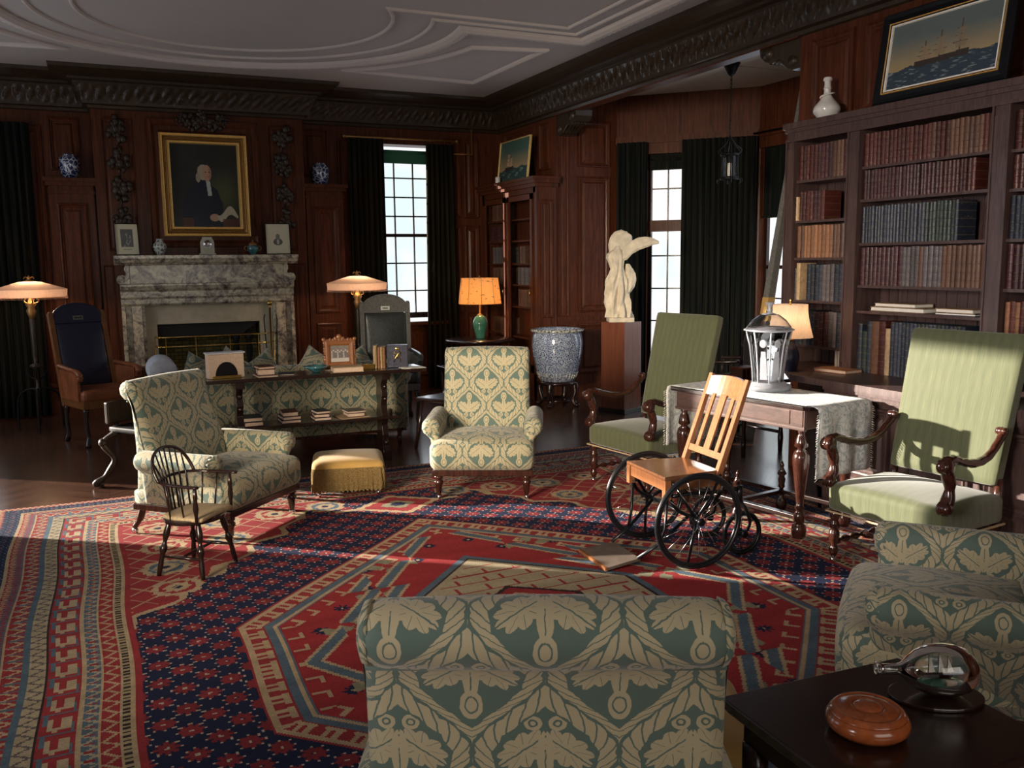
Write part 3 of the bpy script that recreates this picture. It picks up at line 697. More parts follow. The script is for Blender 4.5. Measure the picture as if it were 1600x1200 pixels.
curtain_('dark curtain between the two bay windows, left half beside the bright window',CA,.78,1.32,.02,2.93,'curtain_teal',8)
curtain_('dark curtain in the bay corner, right half beside the half-blinded window',CA,1.30,1.60,.02,2.93,'curtain_teal',5)
rod=MB(); rod.m=CB; rod.tube([(.02,.1,2.95),(1.6,.1,2.95)],.010,8); tag(rod.build('curtain_rod','iron'),'thin dark rod across the front window of the bay','curtain rod')
# brass picture hook pipe beside the window
pp=MB(); pp.m=MF; pp.tube([(4.17,.03,2.93),(4.43,.03,2.93),(4.43,.03,3.26)],.010,8); pp.sphere((4.43,.05,3.28),.022)
tag(pp.build('wall_pipe','bronze'),'thin bent brass pipe running up the panelling right of the window curtain','pipe')
# ------------------------------------------------------------ bookcases
def book_mesh(name,mat,w,h,d,round_=.006):
    b=MB(); n=6                                            # spine faces -x; thickness along y, stands on z=0
    prof=[(-d/2-round_*math.sin(PI*i/n),-w/2+w*i/n) for i in range(n+1)]
    poly=prof+[(d/2,w/2),(d/2,-w/2)]
    b.prism(poly,0,h,'z'); c=b.build(name,mat,None)
    return c
ONES=['','first','second','third','fourth','fifth','sixth','seventh','eighth','ninth','tenth','eleventh','twelfth','thirteenth','fourteenth','fifteenth','sixteenth','seventeenth','eighteenth','nineteenth']
def nth(n): return ONES[n] if n<20 else {2:'twentieth',3:'thirtieth'}[n//10] if n%10==0 else {2:'twenty-',3:'thirty-'}[n//10]+ONES[n%10]
CN={'red':'red','maroon':'dark maroon','blue':'dark blue','brown':'brown','green':'dark green','tan':'mottled tan','cream':'cream','grey':'grey-brown'}
BK={}
def book_proto(key,w,h,d=.15):
    me=BK.get((key,w,h))
    if me is None:
        b=MB(); n=6; rd=.007
        prof=[(-d/2-rd*math.sin(PI*i/n),-w/2+w*i/n) for i in range(n+1)]
        b.prism(prof+[(d/2,w/2),(d/2,w/2-.003),(-d/2+.004,w/2-.003),(-d/2+.004,-w/2+.003),(d/2,-w/2+.003),(d/2,-w/2)],0,h,'z')
        for k in (.16,.36,.56,.76):
            b.tube([(-d/2-.001-rd*.2,-w*.47,h*k),(-d/2-rd-.002,-w*.2,h*k),(-d/2-rd-.002,w*.2,h*k),(-d/2-.001-rd*.2,w*.47,h*k)],.0018,4)
        p=MB(); p.box(-d/2+.004,d/2-.005,-w/2+.003,w/2-.003,.004,h-.004)
        o=b.build('book',BOOKM[key]); q=p.build('pages','pages'); me=(o.data,q.data)
        bpy.data.objects.remove(o); bpy.data.objects.remove(q); BK[(key,w,h)]=me
    return me
def put_book(key,w,h,x,y,z,lean,label,group,rz=0,name='book'):
    a,b=book_proto(key,w,h); o=bpy.data.objects.new(name,a); COL.objects.link(o); o.location=(x,y,z); o.rotation_euler=(R(lean),0,R(rz))
    p=bpy.data.objects.new('pages',b); COL.objects.link(p); p.parent=o
    return tag(o,label,'book',group)
cs=thing('bookcase','tall dark oak wall bookcase with three bays of open shelves and a deep lower ledge','bookcase',(4.56,3.4,0))
def cs_part(name,f,mat='case',bv=0):
    b=MB(); b.m=T(-4.56,-3.4,0); f(b); return b.build(name,mat,cs,bevel=bv)
PIERS=[(5.08,5.17),(4.48,4.585),(3.42,3.53),(2.30,2.41)]
for a,b_ in PIERS:
    def f(b):
        b.box(4.56,4.815,a,b_,.846,2.41); b.box(4.552,4.56,a+.012,b_-.012,.9,2.36)
        b.box(4.545,4.56,a+.0,a+.012,.84,2.41); b.box(4.545,4.56,b_-.012,b_,.84,2.41)
    cs_part('upright',f)
def f(b):
    b.box(4.56,4.815,2.30,5.17,2.41,2.50); b.box(4.53,4.815,2.28,5.19,2.50,2.54); b.box(4.545,4.815,2.30,5.18,2.475,2.50); b.box(4.54,4.57,2.3,5.17,2.41,2.425)
    b.box(4.545,4.56,2.3,5.17,2.425,2.43)
cs_part('cornice',f)
def f(b):
    b.box(4.79,4.815,2.3,5.17,.846,2.41)
    for k in range(38): b.box(4.785,4.79,2.32+k*.0745,2.32+k*.0745+.068,.84,2.41)
cs_part('back_boards',f)
SH=[(5.08,4.585,[2.14,1.86,1.60,1.30,.985]),(4.48,3.53,[2.18,1.97,1.69,1.417,1.25]),(3.42,2.41,[2.17,1.96,1.69,1.417,.99])]
for a,b_,zs in SH:
    for z in zs: cs_part('shelf',lambda b:b.box(4.575,4.79,b_,a,z-.018,z))
lc=thing('low_cupboard','low panelled cupboard with a deep polished ledge running under the open bookshelves','cupboard',(4.2,3.4,0))
def lc_part(name,f,mat='case',bv=0):
    b=MB(); b.m=T(-4.2,-3.4,0); f(b); return b.build(name,mat,lc,bevel=bv)
def f(b):
    b.prism([(4.08,2.0),(4.08,4.50),(4.10,4.56),(4.50,5.10),(4.55,5.15),(4.815,5.15),(4.815,2.0)],.805,.845,'z')
lc_part('ledge',f)
def f(b):
    b.box(4.12,4.815,2.0,4.25,.16,.80); b.box(4.10,4.12,2.0,4.25,.755,.80); b.box(4.085,4.12,2.0,4.25,.785,.805)
    b.m=T(-4.2,-3.4,0)@mright(4.12)
    for u in (2.1,2.65,3.2,3.74): rpanel(b,u,u+.46,.28,.72)
lc_part('lower_cabinet',f)
def f(b): b.box(4.10,4.14,2.0,4.27,0,.20); b.box(4.085,4.14,2.0,4.28,.17,.185); b.box(4.09,4.14,2.0,4.28,.0,.02); b.box(4.10,4.8,4.24,4.27,0,.16)
lc_part('plinth',f)
def f(b): b.prism([(4.50,4.27),(4.50,4.70),(4.68,5.12),(4.80,5.12),(4.80,4.27)],0,.80,'z')
lc_part('kneehole_back',f,'dark')

rnd=random.Random(11)
ROWS=[ # bay, shelf z, height, width, keys, span, label words
 (0,2.14,.235,.034,['red','maroon','brown'],(5.07,4.60),'red and brown leather book on the top shelf of the narrow left bay','books on the top shelf of the left bay'),
 (0,1.86,.20,.034,['red','maroon'],(5.06,4.78),'red book on the second shelf of the narrow left bay, left of the empty space','books on the second shelf of the left bay'),
 (0,1.60,.225,.033,['tan','brown'],(5.07,4.59),'mottled tan book on the third shelf of the narrow left bay','books on the third shelf of the left bay'),
 (0,1.30,.255,.036,['blue','grey','blue'],(4.96,4.60),'tall blue-grey book on the fourth shelf of the narrow left bay, behind the lamp','books on the fourth shelf of the left bay'),
 (0,.985,.245,.040,['blue','maroon','grey'],(5.07,4.60),'dark blue or maroon book on the fifth shelf of the narrow left bay, behind the lamp','books on the fifth shelf of the left bay'),
 (1,2.18,.205,.031,['red','red','brown'],(4.47,3.54),'red-brown leather book on the top shelf of the wide middle bay','books on the top shelf of the middle bay'),
 (1,1.97,.185,.026,['maroon','maroon','red'],(4.47,3.64),'dark maroon book on the second shelf of the wide middle bay','books on the second shelf of the middle bay'),
 (1,1.69,.235,.025,['blue','blue','green'],(4.47,3.72),'slim dark blue book of the long set on the third shelf of the middle bay','books on the third shelf of the middle bay'),
 (1,1.417,.245,.032,['maroon','grey','brown'],(4.47,3.54),'grey-brown book of the long set on the fourth shelf of the middle bay','books on the fourth shelf of the middle bay'),
 (2,2.17,.205,.033,['red','brown'],(3.41,3.1),'brown leather book on the top shelf of the right bay at the picture edge','books on the top shelf of the right bay'),
 (2,1.96,.18,.028,['red','tan'],(3.41,3.1),'red leather book on the second shelf of the right bay at the picture edge','books on the second shelf of the right bay'),
 (2,1.69,.235,.025,['blue','green'],(3.41,3.1),'dark blue book on the third shelf of the right bay at the picture edge','books on the third shelf of the right bay'),
 (2,1.417,.245,.032,['maroon','grey'],(3.41,3.1),'dark maroon book on the fourth shelf of the right bay at the picture edge','books on the fourth shelf of the right bay'),
 (2,.99,.36,.030,['red','tan','red'],(3.41,3.1),'tall red-brown book low in the right bay at the picture edge','books on the low shelf of the right bay'),
]
for bay,z,h,w,keys,(y0,y1),lab,grp in ROWS:
    y=y0-.003; i=0; nb=int((y0-y1)/(w+.001))
    while y-w>y1:
        ww=w*rnd.choice((.94,1.0,1.06)); hh=h*rnd.choice((.985,1.0))
        kk=keys[min(len(keys)-1,int(i/nb*len(keys)*.999))] if rnd.random()<.75 else rnd.choice(keys)
        lab=CN[kk]+' book, '+nth(i+1)+' from the left on '+grp.replace('books on ','').replace('books ','')
        put_book(kk,round(ww,4),round(hh,4),4.56+.02+.075+rnd.uniform(0,.006),y-ww/2,z,0,lab,grp)
        y-=ww+.0012; i+=1
put_book('cream',.036,.262,4.66,5.045,1.30,0,'tall pale cream book at the left end of the fourth shelf of the left bay',None)
put_book('grey',.022,.225,4.66,5.067,1.30,0,'thin black and white banded book at the left end behind the pale cream book',None)
put_book('cream',.022,.165,4.64,5.056,1.86,0,'narrow cream book leaning at the left of the second shelf of the narrow left bay',None)
put_book('brown',.028,.20,4.70,3.575,1.69,0,'brown book alone at the right end of the third shelf of the middle bay',None)
# bottom row of the middle bay
y=4.46
seq=[('blue',.034,.32,'dark blue book standing first at the left of the bottom shelf of the middle bay'),('green',.040,.27,'short dark green book with a small gold mark on the bottom shelf'),
     ('blue',.036,.34,'tall blue book on the bottom shelf beside the short green one'),('brown',.060,.34,'thick mottled brown book on the bottom shelf of the middle bay'),
     ('red',.050,.345,'thick red book with pale bands on its spine on the bottom shelf'),('cream',.038,.30,'plain cream coloured book on the bottom shelf of the middle bay')]
for k,w,h,l in seq: put_book(k,w,h,4.655,y-w/2,.845,0,l,None); y-=w+.002
i=0
while y>3.66:
    i+=1; kk='blue' if rnd.random()<.75 else 'green'
    put_book(kk,.027,.345,4.655,y-.0135,.845,0,CN[kk]+' slim book, '+nth(i)+' of the set after the cream one on the bottom shelf','slim books of one set on the bottom shelf'); y-=.0285
for k,w,h,l in (('cream',.03,.31,'first of two cream books near the right end of the bottom shelf'),('tan',.03,.31,'tan book beside the cream one near the right end of the bottom shelf'),('blue',.03,.32,'dark blue book at the right end of the bottom shelf of the middle bay')):
    put_book(k,w,h,4.655,y-w/2,.845,0,l,None); y-=w+.002
# books lying flat
def flatbook(lab,x,y,z,lx,ly,h,mat,rz=0,grp=None,name='book',page='pages',cat='book'):
    o=thing(name,lab,cat,(x,y,z),rz,grp); t=min(.004,h*.15)
    b=MB(); b.box(-lx/2,lx/2,-ly/2,ly/2,0,t); b.box(-lx/2,lx/2,-ly/2,ly/2,h-t,h); b.box(lx/2-t,lx/2,-ly/2,ly/2,0,h); b.build('cover',BOOKM[mat] if mat in BOOKM else mat,o)
    b=MB(); b.box(-lx/2+.004,lx/2-t,-ly/2+.004,ly/2-.004,t,h-t); b.build('pages',page,o); return o
flatbook('wide flat cream folio at the bottom of the left pile on the middle bay shelf',4.68,4.17,1.252,.17,.42,.028,'cream',0,None,'book','paper')
flatbook('narrower cream folio on top of the left pile on the middle bay shelf',4.68,4.19,1.282,.16,.32,.022,'cream',0,None,'book','paper')
flatbook('blue flat folio at the bottom of the right pile on the middle bay shelf',4.68,3.74,1.252,.17,.28,.012,'blue',0,None,'book','paper')
flatbook('white flat folio on top of the right pile on the middle bay shelf',4.68,3.75,1.266,.16,.26,.022,'cream',0,None,'book','paper')
for k,(dy,w_) in enumerate(((0,.03),(.034,.026),(.064,.03))):
    o=flatbook(('first','second','third')[k]+' upright cream booklet from the right in the bottom gap of the left bay',4.70,4.66+dy,.845,.10,w_,.125,'cream',0,None,'booklet','paper')
# picture and bottle on top of the bookcase
def framed(name,label,w,h,loc,rz,tilt,frames,fn,nx,cat='picture',mat='canvas',extra=None):
    """frames: list of (width, depth, material, partname) from outside in"""
    o=thing(name,label,cat,loc,rz); m=T(0,0,0,tilt,0,0); i=0
    for (fw,fd,fm,pn) in frames:
        b=MB(); b.m=m@Matrix(((1,0,0,0),(0,-1,0,0),(0,0,1,0),(0,0,0,1)))
        frame(b,-w/2+i,w/2-i,i,h-i,[(0,-.012),(0,fd*.6),(fw*.15,fd),(fw*.5,fd*.75),(fw*.85,fd*.9),(fw,fd*.35),(fw,-.01)]); i+=fw
        b.build(pn,fm,o)
    b=MB(); b.m=m; b.box(-w/2+.005,w/2-.005,.002,.014,.005,h-.005); b.build('backing','dark',o)
    c=painted('painting' if cat!='print' else 'sheet',w-2*i,h-2*i,nx,fn,o,m@T(0,-.001,i),mat)
    return o
def vn(u,v,s,seed=0):
    r=np.random.RandomState(seed); out=0*u
    for k in range(6):
        a,b,p,q=r.uniform(-1,1,2).tolist()+r.uniform(0,6,2).tolist(); f=s*(1+k*.9)
        out=out+np.sin(u*f*(1.1+a)+p+2*np.sin(v*f*.7+q))*np.cos(v*f*(1.2+b)+q)/(1+k*.5)
    return out/2.5
def seaship(top,low,sea,seed,masts,warm=1):
    def fn(u,v):
        c=np.ones(u.shape+(3,))*np.array(top); hz=.30+.10*(u-.3)*.6
        g=np.clip((.75-v)/.45,0,1); c=mixc(c,g*.95,low); c=c*(1+.08*vn(u,v,7,seed))[...,None]
        s=(v<hz+.02*np.sin(u*23+seed)); c=mixc(c,s*1.0,sea); w=vn(u*1.6,v*4,9,seed+1)
        c=mixc(c,s*np.clip(w-.25,0,1)*1.3,(.42,.48,.46)); c=mixc(c,s*np.clip(-w-.3,0,1)*.8,tuple(x*.35 for x in sea))
        for (x,h,b) in masts:
            y0=.30+.06*(x-.3)
            c=mixc(c,(abs(u-x)<.004)*(v>y0)*(v<h)*1.0,(.10,.07,.05))
            for k in range(3):
                yy=y0+(h-y0)*(.35+.2*k); c=mixc(c,(abs(v-yy)<.007)*(abs(u-x)<.068-.015*k)*.9,(.13,.09,.06))
                c=mixc(c,(v>yy-.085)*(v<yy)*(abs(u-x-.008)<(.058-.014*k)*(1-.35*(yy-v)/.08))*.85,b)
            c=mixc(c,(abs(u-x)<(h-v)*.16)*(abs((u-x)*60%1-.5)<.06)*(v>y0)*(v<h-.05)*.25,(.1,.08,.05))
        x0=min(m[0] for m in masts)-.09; x1=max(m[0] for m in masts)+.09
        y0=.27+.06*(u-.3); c=mixc(c,(u>x0)*(u<x1)*(v>y0)*(v<y0+.085+.04*abs(u-(x0+x1)/2))*1.0,(.045,.035,.03)); return c
    return fn
framed('ship_painting','painting of a three-masted ship on rough sea framed in black, leaning on the bookcase',.94,.56,(4.60,3.96,2.55),-90,-8,
   [(.062,.022,'black','outer_frame'),(.006,.02,'gold','gilt_line'),(.006,.016,'black','inner_frame'),(.012,.014,'paper','mount')],
   seaship((.12,.15,.145),(.36,.27,.14),(.035,.055,.075),3,[(.34,.66,(.28,.2,.12)),(.48,.76,(.25,.19,.12)),(.66,.85,(.22,.17,.11))]),150)
framed('ship_painting','small unframed painting of a sailing ship off dark rocks, leaning on the corner cabinet',.84,.50,(4.61,9.96,2.535),-90,-6,
   [(.012,.015,'gold','edge')],seaship((.06,.12,.10),(.36,.25,.14),(.03,.065,.065),9,[(.30,.80,(.55,.36,.22)),(.40,.66,(.5,.33,.2))]),130)
b=MB(); b.lathe(crv([(.045,0),(.062,.01),(.088,.05),(.086,.085),(.05,.13),(.027,.165),(.024,.20),(.030,.205),(.024,.215),(.022,.25),(.031,.262),(.026,.28),(.019,.278)],5),seg=28)
o=b.build('bottle_vase','whitepot',None,loc=(4.66,4.90,2.541)); tag(o,'white bottle shaped vase standing on top of the bookcase near its left end','vase')
b=MB(); b.tube([(.05*math.cos(a)*.9,.05*math.sin(a)*.9,.13+.05*a/6) for a in np.linspace(0,6,24)],.006,6); b.build('applied_vine','whitepot',o)

# corner cabinet with glazed doors
cc_=thing('corner_cabinet','dark oak cabinet with glazed doors in the corner right of the window','cabinet',(4.56,9.21,0))
def ccp(name,f,mat='panel',bv=0):
    b=MB(); b.m=T(-4.56,-9.21,0); f(b); return b.build(name,mat,cc_,bevel=bv)
def f(b):
    b.box(4.56,4.81,9.21,9.24,0,2.42); b.box(4.78,4.81,9.24,10.79,0,2.42); b.box(4.56,4.81,10.76,10.79,0,2.42); b.box(4.56,4.78,9.24,10.76,.0,.30); b.box(4.56,4.78,9.24,10.76,2.36,2.42)
    b.box(4.56,4.60,9.24,9.30,0,2.42); b.box(4.56,4.60,10.70,10.76,0,2.42); b.box(4.565,4.60,9.98,10.05,.3,2.36)
    b.m=T(-4.56,-9.21,0)@mfar(9.21); rpanel(b,4.61,4.76,.95,2.28,0,.6); rpanel(b,4.61,4.76,.15,.85,0,.6)
ccp('body',f)
def f(b): b.box(4.52,4.815,9.17,10.79,2.42,2.46); b.box(4.49,4.815,9.14,10.79,2.46,2.50); b.box(4.47,4.815,9.12,10.79,2.50,2.53)
ccp('cornice',f)
for y0,y1 in ((9.30,9.98),(10.05,10.70)):
    def f(b):
        b.box(4.54,4.565,y0,y0+.05,.32,2.35); b.box(4.54,4.565,y1-.05,y1,.32,2.35); b.box(4.54,4.565,y0,y1,2.29,2.35); b.box(4.54,4.565,y0,y1,.32,.40)
    d=ccp('door',f)
    b=MB(); b.m=T(-4.56,-9.21,0); b.box(4.550,4.554,y0+.05,y1-.05,.4,2.29); b.build('glass_pane','pane',d)
    b=MB(); b.m=T(-4.56,-9.21,0); b.tube([(4.535,y0+.025,1.25),(4.52,y0+.025,1.25),(4.52,y0+.025,1.20)],.006,6); b.build('handle','brass',d)
for z in (2.09,1.84,1.57,1.32,1.06,.7): ccp('shelf',lambda b:b.box(4.60,4.78,9.24,10.76,z-.02,z))
for z,a,b_,k in ((2.09,10.25,10.6,'brown'),(1.84,10.2,10.65,'maroon'),(1.57,10.1,10.6,'grey'),(1.57,9.62,9.80,'brown'),(1.32,10.1,10.6,'brown'),(1.32,9.45,9.85,'grey'),(1.06,9.5,9.85,'brown'),(.7,10.1,10.6,'brown')):
    y=b_; i=0
    while y-.04>a:
        i+=1; lev={2.09:'top',1.84:'second',1.57:'third',1.32:'fourth',1.06:'fifth',.7:'lowest'}[z]; dr='left' if y>10 else 'right'
        put_book(k,.036,.20,4.70,y-.02,z,0,CN[k]+' book, '+nth(i)+' on the '+lev+' shelf behind the corner cabinet\'s '+dr+' door','books in the corner cabinet'); y-=.0385
b=MB(); b.lathe([(.028,0),(.031,.01),(.031,.075),(.026,.082),(.0,.082)],seg=16)
tag(b.build('small_jar','whitepot',None,loc=(4.55,10.25,2.531)),'small white jar standing alone on top of the corner cabinet','jar')
# ------------------------------------------------------------ upholstered armchairs
def inset(poly,d):
    n=len(poly); out=[]
    A=sum(poly[i][0]*poly[(i+1)%n][1]-poly[(i+1)%n][0]*poly[i][1] for i in range(n)); sg=1 if A>0 else -1
    for i in range(n):
        a,b,c=Vector(poly[i-1]),Vector(poly[i]),Vector(poly[(i+1)%n])
        t=((b-a).normalized()+(c-b).normalized()); 
        if t.length<1e-6: t=(c-a)
        t.normalize(); nn=Vector((-t.y,t.x))*sg; out.append((b.x+nn.x*d,b.y+nn.y*d))
    return out
def upholster(mb,poly,a0,a1,ax='x',r=.03,n=5,bulge=0,u0=0,vs_=1):
    """closed profile swept along an axis with softly rounded ends"""
    L=[0]
    for i in range(len(poly)): L.append(L[-1]+math.dist(poly[i],poly[(i+1)%len(poly)]))
    st=[]
    for k in range(n+1): t=1-k/n; st.append((a0+r*(1-math.sqrt(max(0,1-t*t))),r*(1-math.sqrt(max(0,1-(t)**2)))*1.0))
    st=[(a0+r-r*math.cos(PI/2*k/n)*1.0, r*(1-math.sin(PI/2*k/n))) for k in range(n+1)]
    mid=[(a0+r+(a1-a0-2*r)*k/8,-bulge*math.sin(PI*k/8)) for k in range(1,8)]
    en=[(a1-(s[0]-a0),s[1]) for s in reversed(st)]
    st=st+mid+en; rings=[]
    for (p,d) in st:
        q=inset(poly,d) if abs(d)>1e-9 else poly
        rings.append([(p,a,b) if ax=='x' else (a,p,b) for a,b in q])
    def uvf(j,i): return (st[j][0]+u0,vs_*L[i])
    mb.loft(rings,True,True,uvf,True)
def rotp(pts,c,a): 
    ca,sa=math.cos(a),math.sin(a); return [(c[0]+(x-c[0])*ca-(y-c[1])*sa,c[1]+(x-c[0])*sa+(y-c[1])*ca) for x,y in pts]
def turned(prof,c,seg=14,mb=None):
    mb=mb or MB(); mb.lathe(prof,c,seg); return mb
def castor(mb,x,y,z=.018,r=.018):
    mb.m=mb.m@T(x,y,z,0,90,0); mb.lathe([(r*.4,-.010),(r,-.009),(r,.009),(r*.4,.010)],seg=12); mb.m=mb.m@T(x,y,z,0,90,0).inverted()
    mb.tube([(x,y,z),(x,y,z+.03)],.006,6)
def armchair(name,label,mat='damask',Wb=.31):
    t=thing(name,label,'armchair')
    # back: front face, roll over the top, rear face
    A=[(.14,.22),(.13,.40),(.15,.50),(.19,.62),(.235,.74),(.262,.83),(.275,.885)]
    roll=[(.338+.068*math.cos(a),.905+.062*math.sin(a)) for a in np.linspace(R(170),R(-75),14)]
    B=[(.345,.835),(.33,.80),(.322,.70),(.315,.55),(.315,.40),(.325,.22)]
    poly=A+roll+B; b=MB(); upholster(b,poly,-Wb,Wb,'x',.045,6,.006,.125,-1)
    b.build('backrest',mat,t)
    b=MB(); b.tube([(-Wb+.01,.343,.838),(0,.343,.836),(Wb-.01,.343,.838)],.006,6); b.build('piping',mat,t)
    for s in (-1,1):    # scroll ends of the back roll
        b=MB(); b.m=T(s*(Wb-.012),.338,.905,0,s*90,0)
        b.lathe([(.0,.012),(.012,.014),(.016,.008),(.035,.010),(.056,.002),(.062,-.01)],seg=28,fn=lambda r,z,a:r*(1+.04*math.sin(10*a)) if r>.02 else r)
        b.build('scroll_end',mat,t)
    # seat
    b=MB(); b.cushion(-.345,.345,-.385,.17,.20,.40,.055,bt=.045,bf=.02,n=18,fn=lambda p:Vector((p.x*(1.0+.02*(-p.y/.27)),p.y,p.z)))
    b.build('seat',mat,t,weld=True)
    # arms
    for s in (-1,1):
        c=(.345,.485); pr=[(.285,.22),(.285,.40)]+[(c[0]+.064*math.cos(a),c[1]+.064*math.sin(a)) for a in np.linspace(R(200),R(-60),16)]+[(.350,.40),(.338,.22)]
        pr=[(s*x,z) for x,z in pr]
        if s<0: pr=pr[::-1]
        b=MB(); upholster(b,pr,-.30,.24,'y',.03,5,.0,.1)
        b.build('arm',mat,t)
        b=MB(); b.m=T(s*c[0],-.288,c[1],90,0,0)
        b.lathe([(.0,.030),(.010,.030),(.013,.022),(.030,.026),(.048,.018),(.060,.004),(.062,-.012)],seg=36,fn=lambda r,z,a:r*(1+.035*math.sin(12*a)) if r>.02 else r)
        b.build('arm_scroll',mat,t)
    b=MB(); b.cushion(-.335,.335,-.28,.32,.195,.30,.03,n=8); b.build('side_panel',mat,t,weld=True)
    b=MB(); b.box(-.335,.335,-.365,.32,.165,.205); b.build('seat_rail','mahog',t,bevel=.004)
    for x in (-.295,.295):
        b=MB(); b.lathe([(.026,.165),(.030,.16),(.030,.145),(.020,.138),(.031,.125),(.031,.11),(.024,.10),(.018,.045),(.014,.04),(.016,.032)][::-1],(x,-.325,0),14); l=b.build('leg','mahog',t)
        b=MB(); castor(b,x,-.325); b.build('castor','chrome',l)
        b=MB(); b.tube(crv([(x*.98,.29,.17),(x,.31,.10),(x*1.02,.35,.04)],4),[(.022,.022)]*5+[(.017,.017)]*4,8); l=b.build('leg','mahog',t)
        b=MB(); castor(b,x*1.02,.35); b.build('castor','chrome',l)
    return t
a0=armchair('armchair','green damask armchair in the sun, behind the small spindle-back child chair')
place(a0,(.60,5.68,.012),46); a0.scale=(1.07,1,.95)
a1=place(copytree(a0),(2.43,5.75,.012),-27,'green damask armchair facing the camera in front of the round lamp table'); a1.scale=(1,1,1)
a2=place(copytree(a0),(.865,1.73,.012),154,'green damask armchair seen from behind at the bottom centre, nearest the camera'); a2.scale=(1.12,1,1)
for q in a2.children:
    if q.name.startswith('arm'): q.location.x = -.045 if (q.bound_box[0][0]+q.bound_box[6][0])>0 else .045
a3=place(copytree(a0),(2.62,1.97,.012),-138.7,'green damask armchair at the lower right behind the table with the bottled ship')
a3.scale=(1.10,1.10,1.06)
for q in (a0,a1,a2,a3): q['group']='green damask armchairs'

# footstools
def footstool(label):
    t=thing('footstool',label,'footstool')
    b=MB(); b.cushion(-.235,.235,-.215,.215,.15,.245,.045,bt=.025,n=14); b.build('cushion','velvet',t,weld=True)
    b=MB(); pts=[]; n=200
    per=[(-.238,-.218),(.238,-.218),(.238,.218),(-.238,.218)]
    vs=[];fs=[];k=0
    for i in range(4):
        a,c=per[i],per[(i+1)%4]
        for j in range(50):
            q=j/50; x=a[0]+(c[0]-a[0])*q; y=a[1]+(c[1]-a[1])*q; o=1+.025*math.sin(k*1.9)+.012*math.sin(k*.7); r_=1-.03*(1 if j<2 or j>47 else 0)
            vs += [(x*.985*r_,y*.985*r_,.205),(x*1.0*r_,y*1.0*r_,.18),(x*o*r_,y*o*r_,.10),(x*o*.995*r_,y*o*.995*r_,.045+.01*math.sin(k*2.3))]; k+=1
    for i in range(200):
        for j in range(3): a=i*4+j; c=((i+1)%200)*4+j; fs.append((a,c,c+1,a+1))
    b.add(vs,fs,None,True); b.build('fringed_skirt','fringe',t)
    b=MB(); b.box(-.22,.22,-.20,.20,.08,.16); b.build('frame','dark',t)
    for x in (-.19,.19):
        for y in (-.16,.16):
            b=MB(); b.lathe([(.014,.03),(.018,.05),(.012,.085)],(x,y,0),10); castor(b,x,y,.016,.016); b.build('castor_foot','chrome',t)
    return t
f0=footstool('yellow velvet footstool with a fringed skirt beside the sunlit armchair'); place(f0,(1.54,6.13,.012),-14); f0.scale=(1.05,1.05,1)
f1=place(copytree(f0),(1.50,2.13,.012),62,'yellow velvet footstool mostly hidden behind the nearest armchair'); f0['group']=f1['group']='yellow footstools'

# ------------------------------------------------------------ high backed striped chairs
def carvedarm(s):
    b=MB()
    P=crv([(s*.30,.235,.735),(s*.305,.20,.70),(s*.31,.11,.635),(s*.315,.0,.615),(s*.318,-.12,.635),(s*.322,-.20,.66),(s*.325,-.26,.655),(s*.326,-.285,.62)],6)
    n=len(P); rr=[(.021+.002*math.sin(i*1.7),.020+.008*math.exp(-((i-n*.75)/6)**2)) for i in range(n)]
    b.tube(P,rr,10,flat=(1,0,0))
    b.m=T(s*.326,-.262,.632,0,90,0); b.lathe([(.0,-.034),(.018,-.032),(.034,-.026),(.036,-.012),(.030,-.008),(.037,0),(.030,.008),(.036,.012),(.034,.026),(.018,.032),(0,.034)],seg=16)
    b.m=T(s*.30,.225,.742,0,90,0); b.lathe([(.0,-.026),(.016,-.026),(.020,-.012),(.017,-.006),(.022,0),(.017,.006),(.020,.012),(.016,.026),(0,.026)],seg=14)
    b.m=Matrix.Identity(4)
    return b
